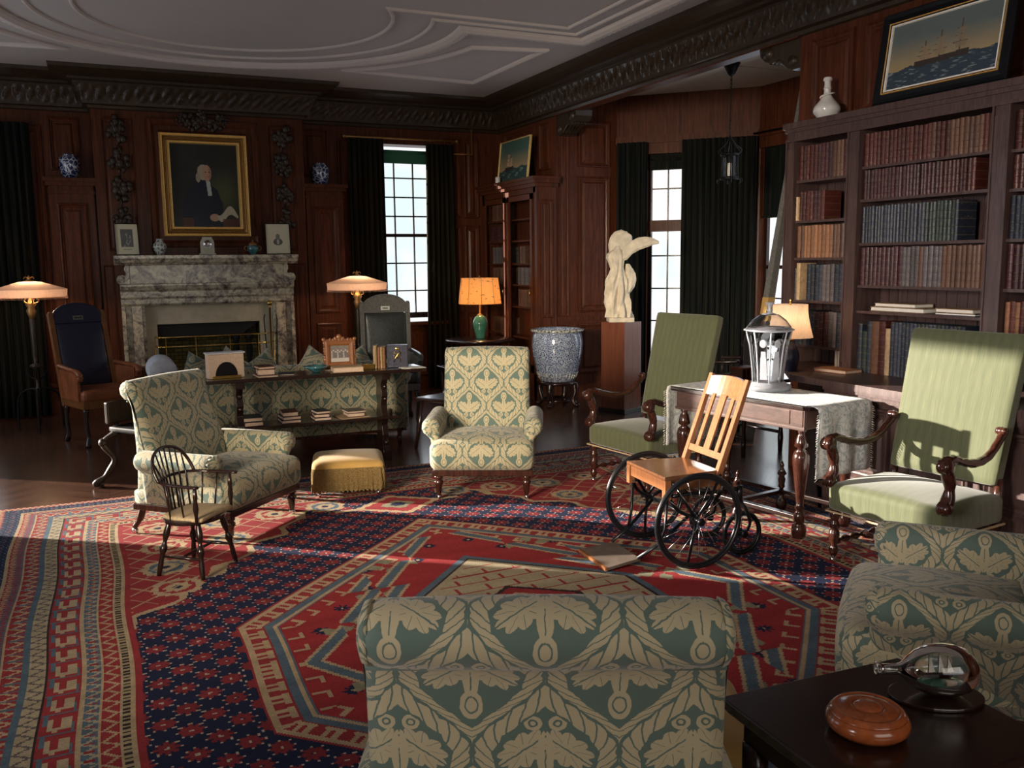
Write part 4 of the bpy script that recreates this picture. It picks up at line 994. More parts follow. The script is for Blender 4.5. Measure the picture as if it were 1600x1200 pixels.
def stripechair(name,label):
    t=thing(name,label,'armchair')
    b=MB(); b.cushion(-.325,.325,-.265,.255,.28,.425,.035,bt=.035,n=16); b.build('seat','stripe',t,weld=True)
    b=MB(); b.m=T(0,.235,.46,-13,0,0); b.cushion(-.305,.305,-.035,.035,0,.76,.018,bf=.012,n=14,fn=lambda p:Vector((p.x*(1.0+.03*p.z/.38),p.y,p.z))); b.build('backrest','stripe',t,weld=True)
    b=MB(); b.box(-.33,.33,-.27,-.262,.275,.283); b.box(-.33,-.322,-.27,.255,.275,.283); b.box(.322,.33,-.27,.255,.275,.283); b.build('braid','rope',t)
    for s in (-1,1):
        carvedarm(s).build('arm','mahog',t)
        b=MB(); P=crv([(s*.322,-.245,.62),(s*.322,-.232,.58),(s*.322,-.215,.53),(s*.322,-.222,.48),(s*.322,-.245,.44),(s*.322,-.25,.415)],5)
        b.tube(P,[(.024,.022+.012*abs(math.sin(i*.28))) for i in range(len(P))],10,flat=(1,0,0))
        b.m=T(s*.322,-.247,.432,0,90,0); b.lathe([(.0,-.034),(.02,-.032),(.034,-.02),(.028,-.01),(.036,0),(.028,.01),(.034,.02),(.02,.032),(0,.034)],seg=14); b.m=Matrix.Identity(4)
        b.build('arm_post','mahog',t)
        b=MB(); b.tube([(s*.29,.235,.30),(s*.29,.245,.50)],[.024,.022],8); b.build('back_post','mahog',t)
    lp=[(.014,.035),(.020,.05),(.026,.07),(.020,.085),(.016,.10),(.024,.12),(.029,.15),(.026,.17),(.019,.18),(.030,.20),(.024,.22),(.018,.23),(.030,.255),(.030,.285)]
    for x,y in ((-.29,-.235),(.29,-.235),(-.29,.235),(.29,.235)):
        b=MB(); b.lathe(lp,(x,y,0),14); l=b.build('leg','mahog',t)
        b=MB(); castor(b,x,y,.016,.017); b.build('castor','chrome',l)
    def twist(p,q):
        P=[tuple(Vector(p).lerp(Vector(q),i/24)) for i in range(25)]
        b=MB(); b.tube(P,[.015+.006*math.sin(i*1.6) for i in range(25)],8); return b
    twist((-.29,-.235,.115),(-.29,.235,.115)).build('stretcher','mahog',t); twist((.29,-.235,.115),(.29,.235,.115)).build('stretcher','mahog',t); twist((-.29,0,.115),(.29,0,.115)).build('stretcher','mahog',t)
    return t
g0=stripechair('high_back_chair','high-backed green striped armchair with carved arms at the right, between console table and bookcase')
place(g0,(3.70,3.19,.012),-83)
g1=place(copytree(g0),(3.47,5.30,.006),-82,'high-backed green striped armchair standing behind the wheelchair, left of the console table')
g0['group']=g1['group']='high-backed striped armchairs'

# ------------------------------------------------------------ child's windsor chair
def windsor(name,label,mat='dark'):
    t=thing(name,label,'chair')
    out=[(.13*math.cos(a)*1.15,.135*math.sin(a)) for a in np.linspace(0,2*PI,24,endpoint=False)]
    b=MB(); b.prism([(x*1.12,y*1.12) for x,y in out],.275,.30,'z'); b.build('seat',mat,t,bevel=.006)
    b=MB(); b.cushion(-.145,.145,-.135,.12,.292,.318,.012,bt=.006,n=10,fn=lambda p:Vector((p.x*(1-.22*max(0,p.y/.12)**2),p.y,p.z))); b.build('rush_pad','rope',t,weld=True)
    # arm rail: horseshoe
    arm=[( .175,-.145,.485),(.172,-.05,.485),(.16,.04,.487),(.12,.115,.49),(.06,.145,.49),(0,.152,.49),(-.06,.145,.49),(-.12,.115,.49),(-.16,.04,.487),(-.172,-.05,.485),(-.175,-.145,.485)]
    b=MB(); P=crv(arm,4); b.tube(P,[(.014,.008)]*len(P),8,flat=(0,0,1)); b.build('arm_rail',mat,t)
    hoop=[(.150,.095,.49),(.145,.125,.55),(.115,.15,.605),(.06,.165,.634),(0,.17,.642),(-.06,.165,.634),(-.115,.15,.605),(-.145,.125,.55),(-.150,.095,.49)]
    b=MB(); P=crv(hoop,5); b.tube(P,.009,8); b.build('hoop',mat,t)
    for k in range(7):
        u=(k-3)/3; x0=u*.085; y0=.135-.03*u*u; x1=u*.118; zt=.642-.055*abs(u)**2.4; y1=.168-.02*u*u
        b=MB(); b.tube([(x0,y0-.02,.298),(x0*1.15,y0+.005,.49),(x1,y1,zt)],[.005,.0055,.004],6); b.build('spindle',mat,t)
    for s in (-1,1):
        for y in (-.03,.05):
            b=MB(); b.tube([(s*.135,y-.0,.298),(s*(.170-(.012 if y>0 else 0)),y,.486)],.005,6); b.build('spindle',mat,t)
        b=MB(); b.lathe([(.007,.29),(.009,.33),(.015,.37),(.010,.41),(.013,.43),(.008,.485)],(s*.155,-.115,0),10); b.build('arm_post',mat,t)
    for sx,sy in ((-1,-1),(1,-1),(-1,1),(1,1)):
        P=[(sx*.10,sy*.085-.0,.278),(sx*.115,sy*.10,.20),(sx*.125,sy*.108,.15),(sx*.135,sy*.115,.10),(sx*.15,sy*.13,.0)]
        P=crv(P,4); rr=[.011,.013,.016,.018,.016,.012,.010,.013,.018,.020,.018,.014,.012,.013,.014,.013,.011][:len(P)]
        b=MB(); b.tube(P,rr,8); b.build('leg',mat,t)
    for s in (-1,1): b=MB(); b.tube([(s*.135,-.115,.10),(s*.135,0,.10),(s*.135,.115,.10)],[.006,.010,.006],6); b.build('stretcher',mat,t)
    b=MB(); b.tube([(-.135,0,.10),(0,0,.10),(.135,0,.10)],[.006,.010,.006],6); b.build('stretcher',mat,t)
    return t
place(windsor('windsor_chair',"child's dark spindle-back chair with a woven seat, in front of the sunlit armchair"),(.40,4.86,.012),50)

# ------------------------------------------------------------ wheelchair made from a kitchen chair
def wheelchair():
    t=thing('wheelchair','golden oak slat-back chair mounted on black spoked wheels','wheelchair')
    b=MB(); b.prism([(-.215,-.18),(.215,-.18),(.175,.17),(-.175,.17)],.462,.482,'z'); b.build('seat','oak_seat',t,bevel=.005)
    b=MB(); b.box(-.20,.20,-.17,-.155,.405,.462); b.build('apron','oak',t)
    b=MB(); b.prism([(-.17,.405),(.155,.405),(.155,.462),(-.17,.462)],-.198,-.184,'x'); b.build('side_rail','oak',t); b=MB(); b.prism([(-.17,.405),(.155,.405),(.155,.462),(-.17,.462)],.184,.198,'x'); b.build('side_rail','oak_seat',t)
    for s in (-1,1):
        b=MB(); b.box(s*.20-.018,s*.20+.018,-.178,-.142,.36,.462); b.build('front_post','oak',t,bevel=.003)
        b=MB(); b.prism([(.135,.36),(.17,.36),(.185,.47),(.345,.945),(.325,.955),(.148,.47)],s*.172-.016,s*.172+.016,'x'); b.build('back_post','oak',t,bevel=.003)
    def yb(z): return .165+(z-.47)*.345
    b=MB()
    for i in range(8):
        x0=-.158+.0395*i; x1=x0+.0395; c=lambda x:.022*(1-(x/.158)**2)
        vs=[(x0,yb(.84)+c(x0)-.008,.84+.0),(x1,yb(.84)+c(x1)-.008,.84),(x1,yb(.94)+c(x1)-.008,.94+.012*(1-(x1/.158)**2)),(x0,yb(.94)+c(x0)-.008,.94+.012*(1-(x0/.158)**2))]
        vs+= [(v[0],v[1]+.016,v[2]) for v in vs]; b.add(vs,[(0,1,2,3),(7,6,5,4),(3,2,6,7),(0,4,5,1),(0,3,7,4),(1,5,6,2)])
    b.build('crest_rail','oak',t)
    b=MB(); b.m=T(0,yb(.545),.545,-19,0,0); b.box(-.158,.158,-.010,.010,-.018,.018); b.build('lower_rail','oak',t)
    for x,w in ((-.095,.030),(0,.056),(.095,.030)):
        b=MB(); z0,z1=.56,.85; b.prism([(yb(z0)-.004,z0),(yb(z0)+.006,z0),(yb(z1)+.012,z1),(yb(z1)+.002,z1)],x-w/2,x+w/2,'x'); b.build('back_slat','oak',t)
    def wheel(x,y,r,tr,ns,nm='wheel'):
        w=MB(); w.tube([(x,y+r*math.cos(a)*1.0,r+tr+r*math.sin(a)) for a in np.linspace(0,2*PI,48,endpoint=False)],tr,8,closed=True,flat=(1,0,0))
        w.tube([(x,y+(r-tr*1.3)*math.cos(a),r+tr+(r-tr*1.3)*math.sin(a)) for a in np.linspace(0,2*PI,48,endpoint=False)],tr*.6,6,closed=True,flat=(1,0,0))
        o=w.build(nm,'rubber',t)
        h=MB(); h.m=T(x,y,r+tr,0,90,0); h.lathe([(.010,-.035),(.020,-.033),(.022,-.02),(.012,-.018),(.012,.018),(.022,.02),(.020,.033),(.010,.035)],seg=14); h.build('hub','black',o)
        h=MB()
        for k in range(ns):
            a=2*PI*k/ns; s=(1 if k%2 else -1)*.016; a2=a+.35*(1 if k%4<2 else -1)
            h.tube([(x+s,y+.016*math.cos(a2),r+tr+.016*math.sin(a2)),(x,y+(r-tr)*math.cos(a),r+tr+(r-tr)*math.sin(a))],.0016 if ns>10 else .002,4)
        h.build('spokes','chrome' if ns>10 else 'black',o)
        return o
    for s in (-1,1):
        wheel(s*.285,-.02,.243,.012,20)
        b=MB(); zc=.255
        for dy,dz in ((-.12,.20),(.16,.22),(-.03,-.235)):   # three flat forks reaching the rim side
            b.tube([(s*.262,-.02,zc),(s*.255,-.02+dy*.55,zc+dz*.5),(s*.235,-.02+dy,zc+dz if dz>0 else zc+dz)],[(.009,.005)]*3,6,flat=(1,0,0))
        b.build('wheel_bracket','black',t)
    b=MB(); b.tube([(-.285,-.02,.255),(.285,-.02,.255)],.010,8); b.build('axle','black',t)
    b=MB()
    for s in (-1,1):
        b.tube([(s*.19,-.16,.37),(s*.22,-.02,.385),(s*.21,.16,.375),(s*.12,.22,.365),(0,.25,.36)],.011,8)
        b.tube(crv([(s*.20,-.15,.37),(s*.215,-.10,.30),(s*.22,-.02,.262)],4),.010,8)
        b.tube(crv([(s*.22,-.02,.262),(s*.215,.08,.31),(s*.20,.17,.37)],4),.010,8)
        b.tube([(s*.19,-.02,.26),(s*.17,-.18,.12),(s*.15,-.30,.05)],[(.010,.005)]*3,6)
        b.tube([(s*.19,-.15,.38),(s*.19,-.16,.2),(s*.17,-.19,.11)],.008,6)
    b.build('frame','black',t)
    b=MB(); b.m=T(0,-.38,.03,6,0,0); b.prism([(-.17,-.10),(.17,-.10),(.15,.10),(-.15,.10)],-.008,.008,'z'); b.build('footboard','footboard',t,bevel=.003)
    b=MB(); b.m=T(0,-.38,.03,6,0,0); b.box(-.17,.17,-.112,-.10,-.009,.009); b.build('footboard_edge','oak',t)
    # trailing castor wheels
    for s in (-1,1):
        x=s*.17; r=.112
        o=wheel(x,.32,r,.010,8,'castor_wheel')
        b=MB(); b.tube(crv([(x+.025,.32,.12),(x+.028,.35,.18),(x+.02,.33,.25),(x,.31,.30),(x,.30,.36)],5),[(.011,.006)]*21,8,flat=(1,0,0)); b.tube([(x,.30,.30),(x,.30,.385)],.017,10)
        b.tube([(x,.30,.365),(s*.16,.2,.37)],.013,8); b.build('castor_fork','black',o)
    return t
place(wheelchair(),(2.78,3.96,.012),-95)
# ------------------------------------------------------------ the rug (one colour per knot)
def rug():
    cx,cy,hx,hy=1.74,3.45,2.42,3.20; nx,ny=560,740
    xs=np.linspace(-hx,hx,nx+1); ys=np.linspace(-hy,hy,ny+1); gx,gy=np.meshgrid(xs,ys)
    V=np.stack([gx+.008*np.sin(gy*5),gy+.01*np.sin(gx*4),0*gx+.012],-1).reshape(-1,3)
    i,j=np.meshgrid(np.arange(nx),np.arange(ny)); a=(j*(nx+1)+i).ravel(); F=np.stack([a,a+1,a+nx+2,a+nx+1],-1)
    x,y=np.meshgrid((xs[:-1]+xs[1:])/2,(ys[:-1]+ys[1:])/2)
    RED=(.28,.030,.034); NAVY=(.012,.017,.050); TAN=(.42,.31,.19); BLUE=(.085,.13,.17); DK=(.035,.02,.02); GRY=(.24,.23,.15)
    c=np.ones(x.shape+(3,))*np.array(NAVY)
    fr=lambda q:q-np.floor(q)
    tri=lambda q:np.abs(fr(q)*2-1)
    b=np.minimum(hx-np.abs(x),hy-np.abs(y)); s=np.where(hx-np.abs(x)<hy-np.abs(y),y,x)
    # field: navy with rows of red rosettes
    P=.17
    def ros(ox,oy,col,R0):
        fx=fr(x/P+ox)-.5; fy=fr(y/P+oy)-.5; r=np.hypot(fx,fy); t=np.arctan2(fy,fx)
        return (r<R0*(.60+.40*np.abs(np.cos(4*t))))*(r>.045), ((r>R0*.92)*(r<R0*1.12)*(np.abs(np.cos(4*t))>.93))|(r<.04)
    for o in ((0,0),(.5,.5)):
        m,w=ros(o[0],o[1],RED,.27); c=mixc(c,m,(.22,.026,.032)); c=mixc(c,w,(.45,.38,.30))
    # red spandrels in the field corners with stepped edges
    fx=hx-.72; fy=hy-.72; st=.07
    q=(fx-np.abs(x))*1.35+(fy-np.abs(y)); qs=q+.12*(tri(y/.28)-.5)+.09*(tri(x/.33)-.5)
    sp=(qs<1.80); c=mixc(c,sp,TAN); sp=(qs<1.73); c=mixc(c,sp,RED)
    u,v=np.abs(x),np.abs(y)
    def hook(cx0,cy0,r0,col,col2):
        nonlocal c
        dx=u-cx0; dy=v-cy0; d=np.maximum(np.abs(dx),np.abs(dy))+.35*np.minimum(np.abs(dx),np.abs(dy)); zz=.018*tri((dx+dy)/.06)
        c=mixc(c,(d<r0+zz),col); c=mixc(c,(d<r0*.72+zz*.6),col2); c=mixc(c,(d<r0*.45+zz),col); c=mixc(c,(d<r0*.2),(NAVY))
    for k,(a0_,b0_) in enumerate(((fx-.22,fy-.20),(fx-.58,fy-.24),(fx-.22,fy-.60),(fx-.20,fy-.98),(fx-.92,fy-.20),(fx-.58,fy-.62),(fx-.24,fy-1.32),(fx-1.25,fy-.16))): hook(a0_,b0_,.12,TAN,(BLUE if k%2 else RED))
    sp2=(qs<1.66)*((np.abs(tri((x+y)/.34)-.5)<.045)|(np.abs(tri((x-y)/.34)-.5)<.045)); c=mixc(c,sp2*.8,TAN)
    # loose diamonds in the field near the ends
    for (dx0,dy0,r0) in ((.0,2.15,.20),(1.2,.0,.0)):
        if r0:
            for sg in (-1,1):
                d=np.abs(x-dx0)*.8+np.abs(y-sg*dy0)+.015*tri(x/.06); c=mixc(c,(d<r0+.05),TAN); c=mixc(c,(d<r0),RED); c=mixc(c,(d<r0*.55),GRY); c=mixc(c,(d<r0*.3),NAVY)
            c=mixc(c,(np.abs(np.abs(y)-dy0)<.025)*(np.abs(x)<.42)*(np.abs(x)>.24),TAN)
    # central medallion: long hexagon with a key border
    hexd=np.minimum(1.17-u, (1.62-v-u)/1.414)                     # distance inside the hexagon
    sl=np.where((1.17-u)<(1.62-v-u)/1.414, v, (u-v)*.707)
    key=(hexd>-.11)*(hexd<0); kt=fr(sl/.11); kb=(hexd+.11)/.11
    kp=((kb>.12)&(kb<.30))|((kb>.75)&(kb<.93))&(kt<.75)|((np.abs(kt-.18)<.11)&(kb>.12)&(kb<.93))|((kt>.45)&(kt<.62)&(kb>.3)&(kb<.93))
    c=mixc(c,key,RED); c=mixc(c,key*kp,TAN)
    c=mixc(c,(hexd>=0),BLUE); c=mixc(c,(hexd>=.035)*(hexd<.055),TAN); c=mixc(c,(hexd>=.06),(.30,.028,.032))
    inn=(hexd>=.06)
    # latch hooks inside the edge
    hk=(hexd>.075)*(hexd<.14)*(fr(sl/.13)<.16)|(hexd>.12)*(hexd<.14)*(fr(sl/.13)<.45); c=mixc(c,hk,TAN)
    # small stars
    for (sx,sy) in ((.25,1.02),(.62,.72),(.95,.30),(.95,-.1),(.55,.98),(.12,1.22),(.80,.52)):
        r=np.hypot(u-sx,v-sy); t=np.arctan2(v-sy,u-sx); c=mixc(c,inn*(r<.04*(.5+.5*np.abs(np.cos(4*t)))),NAVY); c=mixc(c,inn*(r<.008),TAN)
    # branching grey-cream shapes round the centre
    for (sx,sy,L) in ((.42,1.00,.15),(.78,.28,.16),(.60,.62,.10)):
        dx=u-sx; dy=v-sy; br=(np.abs(dy)<.012+.03*tri(dx/.075))*(np.abs(dx)<L)|(np.abs(dx)<.012+.028*tri(dy/.07))*(np.abs(dy)<L*.7); c=mixc(c,inn*br,GRY)
        c=mixc(c,inn*(np.hypot(dx,dy)<.03),RED)
    # angular ribbon that wanders round the medallion
    rb=(1.0-u*.95-v*.66); w2=rb+.06*np.sign(np.sin(u*11))*1.0+.05*np.sign(np.sin(v*9)); c=mixc(c,inn*(np.abs(w2)<.045),TAN); c=mixc(c,inn*(np.abs(w2)<.026),BLUE)
    # inner hexagon
    h2=np.minimum(.60-u,(.90-v-u)/1.414); c=mixc(c,(h2>-.05),BLUE); c=mixc(c,(h2>-.015),DK); c=mixc(c,(h2>0),(.36,.30,.20))
    rl=(h2>.03)*(((np.abs(fr(u/.16+.25*np.floor(v/.11))-.5)<.05)&(fr(v/.11)<.7))|(fr(v/.11)<.10)); c=mixc(c,rl,RED)
    h3=np.minimum(.26-u,(.42-v-u*.8)); c=mixc(c,(h3>-.03)*(h2>0),DK); c=mixc(c,(h3>0)*(h2>0),RED); c=mixc(c,(h3>.07),TAN); c=mixc(c,(h3>.11),NAVY); c=mixc(c,(h3>.14),RED)
    # borders, from the outside in
    B=lambda a_,d_,col:mixc(c,(b>=a_)*(b<d_),col)
    def zig(a_,d_,per,th,col,amp=.8):
        m=(a_+d_)/2; q=tri(s/per)-.5; return mixc(c,(b>=a_)*(b<d_)*(np.abs((b-m)/(d_-a_)-q*amp)<th),col)
    c=B(0,.74,RED)
    c=B(0,.05,RED); c=zig(0,.05,.035,.25,TAN)
    c=B(.05,.15,NAVY); c=mixc(c,(b>.05)*(b<.15)*(fr(s/.028)<.4)*(fr((b+np.floor(s/.028)*.014)/.028)<.4),BLUE); c=mixc(c,(b>.05)*(b<.15)*(fr(s/.056+.3)<.2)*(fr((b)/.05)<.25),RED)
    c=B(.15,.168,TAN); c=B(.168,.20,RED); c=zig(.168,.20,.03,.22,TAN); c=B(.20,.23,BLUE); c=zig(.20,.23,.03,.25,RED); c=B(.23,.245,TAN)
    c=B(.245,.315,RED); c=zig(.245,.315,.075,.16,TAN); c=mixc(c,(b>.25)*(b<.31)*(np.abs(fr(s/.075)-.5)<.07),BLUE)
    c=B(.315,.335,BLUE); c=B(.335,.40,(.38,.31,.20)); c=zig(.335,.40,.07,.13,(.12,.10,.10)); c=B(.40,.41,DK)
    c=B(.41,.53,RED)
    k=fr(s/.155); bb=(b-.41)/.12; sh=(np.abs(bb-.5)<.30)*(np.abs(k-.5)<.30)*~((np.abs(bb-.42)<.12)*(k>.34)*(k<.80)); c=mixc(c,(b>.41)*(b<.53)*sh,(.40,.31,.20)); 
    c=mixc(c,(b>.41)*(b<.53)*((np.abs(bb-.12)<.055)*(k>.5)|(np.abs(bb-.88)<.055)*(k<.5)|(np.abs(k-.02)<.05)|(np.abs(k-.5)<.0)),BLUE)
    c=mixc(c,(b>.41)*(b<.53)*(np.hypot((bb-.4)*.12,(k-.15)*.155)<.010),TAN)
    c=B(.53,.542,TAN); c=B(.542,.60,BLUE); c=zig(.542,.60,.06,.17,(.36,.31,.22)); c=mixc(c,(b>.55)*(b<.592)*(np.abs(fr(s/.06)-.5)<.10),RED)
    c=B(.60,.608,TAN); c=B(.608,.665,RED); c=zig(.608,.665,.08,.15,TAN); c=B(.665,.675,TAN); c=B(.675,.70,DK); c=mixc(c,(b>.675)*(b<.70)*(fr(s/.03)<.5),(.35,.28,.16)); c=B(.70,.715,TAN); c=B(.715,.72,DK)
    rs=np.random.RandomState(3); c=c*(1+.22*(rs.rand(*x.shape)-.5))[...,None]*(1+.10*np.sin(y*37+2*np.sin(x*3))*np.sin(y*11))[...,None]
    c=np.clip(c*1.2,0,1).reshape(-1,3)
    V[:,0]+=cx; V[:,1]+=cy
    o=facecol('rug',V,F,c,'rug'); m=o.modifiers.new('t','SOLIDIFY'); m.thickness=.010; m.offset=-1
    tag(o,'large red and navy patterned oriental rug with a hexagonal centre medallion and striped borders','rug')
rug()

# ------------------------------------------------------------ fireplace
fp=thing('fireplace','grey and cream veined marble fireplace surround with scrolled ends and a stone lined opening','fireplace',(1.145,10.5,0))
def F_(name,f,mat='marble',bv=.004):
    b=MB(); b.m=Matrix(((1,0,0,0),(0,-1,0,0),(0,0,1,0),(0,0,0,1))); f(b); return b.build(name,mat,fp,bevel=bv)
def f(b):
    b.prism([(0,1.60),(.22,1.60),(.235,1.615),(.27,1.625),(.285,1.65),(.30,1.665),(.30,1.70),(0,1.70)],-.945,.945,'x')
F_('mantel_shelf',f)
F_('frieze',lambda b:b.box(-.80,.80,0,.16,1.40,1.60))
def f(b):
    b.prism([(0,1.17),(.13,1.17),(.15,1.19),(.15,1.24),(.17,1.26),(.17,1.32),(.20,1.345),(.22,1.38),(.22,1.40),(0,1.40)],-.90,.90,'x')
F_('architrave',f)
for s in (-1,1):
    def f(b):
        P=[(.80,1.40),(.90,1.40),(.925,1.42),(.93,1.455),(.91,1.49),(.875,1.50),(.845,1.49),(.835,1.51),(.85,1.545),(.85,1.575),(.835,1.60),(.80,1.60)]
        P=[(s*x,z) for x,z in P]; b.prism(P,0,.17,'y')
        b.m=b.m@T(s*.885,.17,1.452,90,0,0); b.lathe([(.038,-.012),(.040,.006),(.030,.010),(.026,.002),(.018,.002),(.014,.010),(0,.012)],seg=20)
    F_('scroll_bracket',f)
    def f(b):
        b.box(s*.90-(.04 if s>0 else 0),s*.90+(.04 if s<0 else 0),0,.17,0,1.17)
        b.box(min(s*.86,s*.80),max(s*.86,s*.80),0,.12,0,1.17); b.box(min(s*.80,s*.70),max(s*.80,s*.70),0,.155,0,1.17); b.box(min(s*.70,s*.67),max(s*.70,s*.67),0,.13,0,1.17)
    F_('jamb',f)
def f(b): b.box(-.68,-.555,0,.05,0,1.17); b.box(.53,.68,0,.05,0,1.17); b.box(-.555,.53,0,.05,.96,1.17)
F_('stone_lining',f,'stone')
def f(b): b.box(-.62,-.555,-.28,.0,0,1.05); b.box(.53,.62,-.28,.0,0,1.05); b.box(-.62,.62,-.29,-.26,0,1.05); b.box(-.6,.6,-.28,0,0,.02)
F_('firebox',f,'firebrick',0)
def f(b): b.prism([(-.55,.96),(.53,.96),(.30,.80),(-.55,.80)],-.02,.0,'y'); b.box(-.555,.53,-.26,-.02,.93,.955)
F_('smoke_hood',f,'soot',0)
def f(b): b.box(-.95,-.70,0,.30,0,.50); b.box(-.96,-.68,0,.32,.50,.53)
F_('log_box',f,'panel',.004)
fd=thing('fire_fender','thin brass rail fender standing round the hearth','fender',(1.145,10.1,0))
b=MB()
for z in (.74,.84): b.tube([(-.58,.28,z),(-.60,.10,z),(-.56,.03,z),(0,.0,z),(.52,.03,z),(.66,.18,z)],.007,8)
b.build('rail','brass',fd)
b=MB()
for x in (-.5,-.2,.15,.45): b.tube([(x,.01,.01),(x,.01,.84)],.005,6)
b.tube([(-.6,.10,0),(-.6,.10,.84)],.005,6); b.sphere((-.55,.03,.84),.014); b.sphere((-.55,.03,.74),.014); b.tube([(.64,.15,.0),(.64,.15,.84)],.008,6); b.box(-.56,.5,.0,.02,.01,.03)
b.build('upright','brass',fd)
b=MB(); vs=[]
for k in range(26): b.tube([(-.55+.042*k,.012,.03),(-.55+.042*k,.012,.70)],.0015,4)
for k in range(14): b.tube([(-.56,.012,.05+.048*k),(.5,.012,.05+.048*k)],.0015,4)
b.build('mesh_screen','iron',fd)
for k,(x,y) in enumerate(((1.42,10.55),(1.56,10.53))):
    b=MB(); b.lathe([(.06,0),(.06,.03),(.02,.06),(.028,.25),(.022,.5),(.035,.60),(.03,.72),(.05,.78),(.03,.83),(0,.85)],seg=14); b.box(-.02,.02,0,.14,.12,.15)
    tag(b.build('andiron','iron',None,loc=(x,y,.022)),('dark iron andiron inside the fireplace, left of the two','dark iron andiron inside the fireplace, right of the two')[k],'andiron')
ft=thing('fire_tools','brass stand with long fire tools at the right of the hearth','fire tools',(1.74,10.16,0))
b=MB(); b.lathe([(.10,0),(.10,.02),(.02,.05),(.010,.08),(.010,1.12),(.02,1.13)],seg=16); b.sphere((0,0,1.17),.03,12,8); b.build('stand','brass',ft)
for k in (-1,1): b=MB(); b.tube([(k*.03,0,.06),(k*.07,-.02,1.0),(k*.06,-.02,1.05)],.006,6); b.box(k*.03-.02,k*.03+.02,-.01,.01,.04,.16); b.build('tool','iron',ft)

# portrait: a plain stand-in of an old man in a black coat holding papers
def portrait(u,v):
    c=np.ones(u.shape+(3,))*np.array((.020,.022,.018)); c=c*(1+.3*vn(u,v,6,2))[...,None]
    g=np.exp(-(((u-.78)/.22)**2+((v-.42)/.22)**2)); c=mixc(c,g*.75,(.085,.095,.035))
    bod=((np.abs(u-.45-.04*(v-.2))<.30-.10*np.clip((v-.30)/.25,0,1)**.7*1.1-.12*np.clip((v-.45)/.1,0,1))*(v<.56)); c=mixc(c,bod,(.010,.012,.024))
    sh=(np.hypot((u-.44)/.17,(v-.40)/.17)<1); c=mixc(c,sh,(.012,.014,.028))
    c=mixc(c,(np.abs(u-.545-.12*(.56-v))<.030)*(v>.38)*(v<.56),(.42,.47,.42))
    hair=np.hypot((u-.475)/.085,(v-.665)/.095)<1; c=mixc(c,hair,(.40,.33,.24)); c=mixc(c,(np.hypot((u-.40)/.035,(v-.60)/.06)<1),(.34,.29,.21))
    face=np.hypot((u-.535)/.068,(v-.655)/.098)<1; c=mixc(c,face,(.46,.27,.17)); c=mixc(c,face*(u>.56)*.4,(.16,.09,.06))
    for ex in (.515,.570): c=mixc(c,(np.hypot((u-ex)/.014,(v-.668)/.007)<1),(.06,.04,.03))
    c=mixc(c,(np.hypot((u-.553)/.008,(v-.645)/.022)<1)*.6,(.55,.33,.22)); c=mixc(c,(np.hypot((u-.548)/.022,(v-.610)/.005)<1),(.25,.08,.06))
    c=mixc(c,(np.hypot((u-.62)/.075,(v-.115)/.045)<1),(.45,.28,.18))
    pap=(np.hypot((u-.82)/.16,(v-.155+.05*np.sin(u*20))/.055)<1); c=mixc(c,pap,(.45,.40,.28)); c=mixc(c,(u>.74)*(v<.10)*.8,(.10,.035,.025)); c=mixc(c,(u<.30)*(v<.11)*(u>.14)*.8,(.09,.03,.02))
    return c
framed('portrait_painting','gilt-framed portrait of an old man in a black coat over the mantel',.90,1.09,(1.17,10.47,1.90),0,-1.5,
   [(.035,.075,'gold','outer_moulding'),(.040,.05,'bronze','leaf_moulding'),(.030,.06,'gold','inner_moulding')],portrait,150)
def engr(bust):
    def fn(u,v):
        c=np.ones(u.shape+(3,))*np.array((.66,.62,.44))
        if bust:
            c=mixc(c,((np.abs(u-.5)<.32)*(np.abs(v-.52)<.34))*.25,(.7,.6,.45)); c=mixc(c,np.hypot((u-.5)/.20,(v-.40)/.12)<1,(.12,.12,.11)); c=mixc(c,np.hypot((u-.5)/.09,(v-.58)/.09)<1,(.20,.19,.16)); c=mixc(c,np.hypot((u-.5)/.05,(v-.40)/.09)<1,(.5,.48,.36))
        else:
            m=(np.abs(u-.5)<.28)*(v>.24)*(v<.84); c=mixc(c,m,(.14,.14,.13)); c=mixc(c,m*(np.abs(u-.5+.1*np.sin(v*9))<.10)*(v<.7)*(vn(u,v,14,4)>0),(.34,.33,.28)); c=mixc(c,(np.abs(u-.5)<.2)*(np.abs(v-.16)<.012),(.3,.29,.22))
        return c
    return fn
framed('framed_print','small framed grey print standing at the left end of the mantel shelf',.235,.335,(.345,10.30,1.702),6,-9,[(.010,.014,'dark','frame')],engr(0),50)
framed('framed_print','framed engraving of a bust on cream paper at the right end of the mantel shelf',.27,.345,(1.895,10.32,1.702),-4,-9,[(.008,.014,'black','frame')],engr(1),60)
b=MB(); b.lathe(crv([(.035,0),(.045,.02),(.068,.07),(.066,.11),(.040,.14),(.036,.165),(.040,.17),(.0,.172)],4),seg=24)
tag(b.build('ginger_jar','bluewhite2',None,loc=(.66,10.34,1.702)),'small grey and white patterned jar on the mantel, left of the clock','jar')
cl=thing('mantel_clock','small arched pale stone clock in the middle of the mantel shelf','clock',(1.14,10.34,1.702))
b=MB(); b.prism([(-.085,0),(.085,0),(.085,.015),(.070,.02),(.070,.135),(.045,.19),(-.045,.19),(-.070,.135),(-.070,.02),(-.085,.015)],-.035,.035,'y'); b.build('case','clockstone',cl,bevel=.004)
b=MB(); b.m=T(0,-.036,.115,90,0,0); b.lathe([(.043,-.002),(.045,.006),(.038,.006),(.036,.003),(.0,.003)],seg=28); d_=b.build('dial','chrome',cl)
b=MB(); b.box(-.0015,.0015,-.043,-.041,.115,.142); b.box(0,.020,-.043,-.041,.1135,.1165); b.build('hands','black',d_)
b=MB()
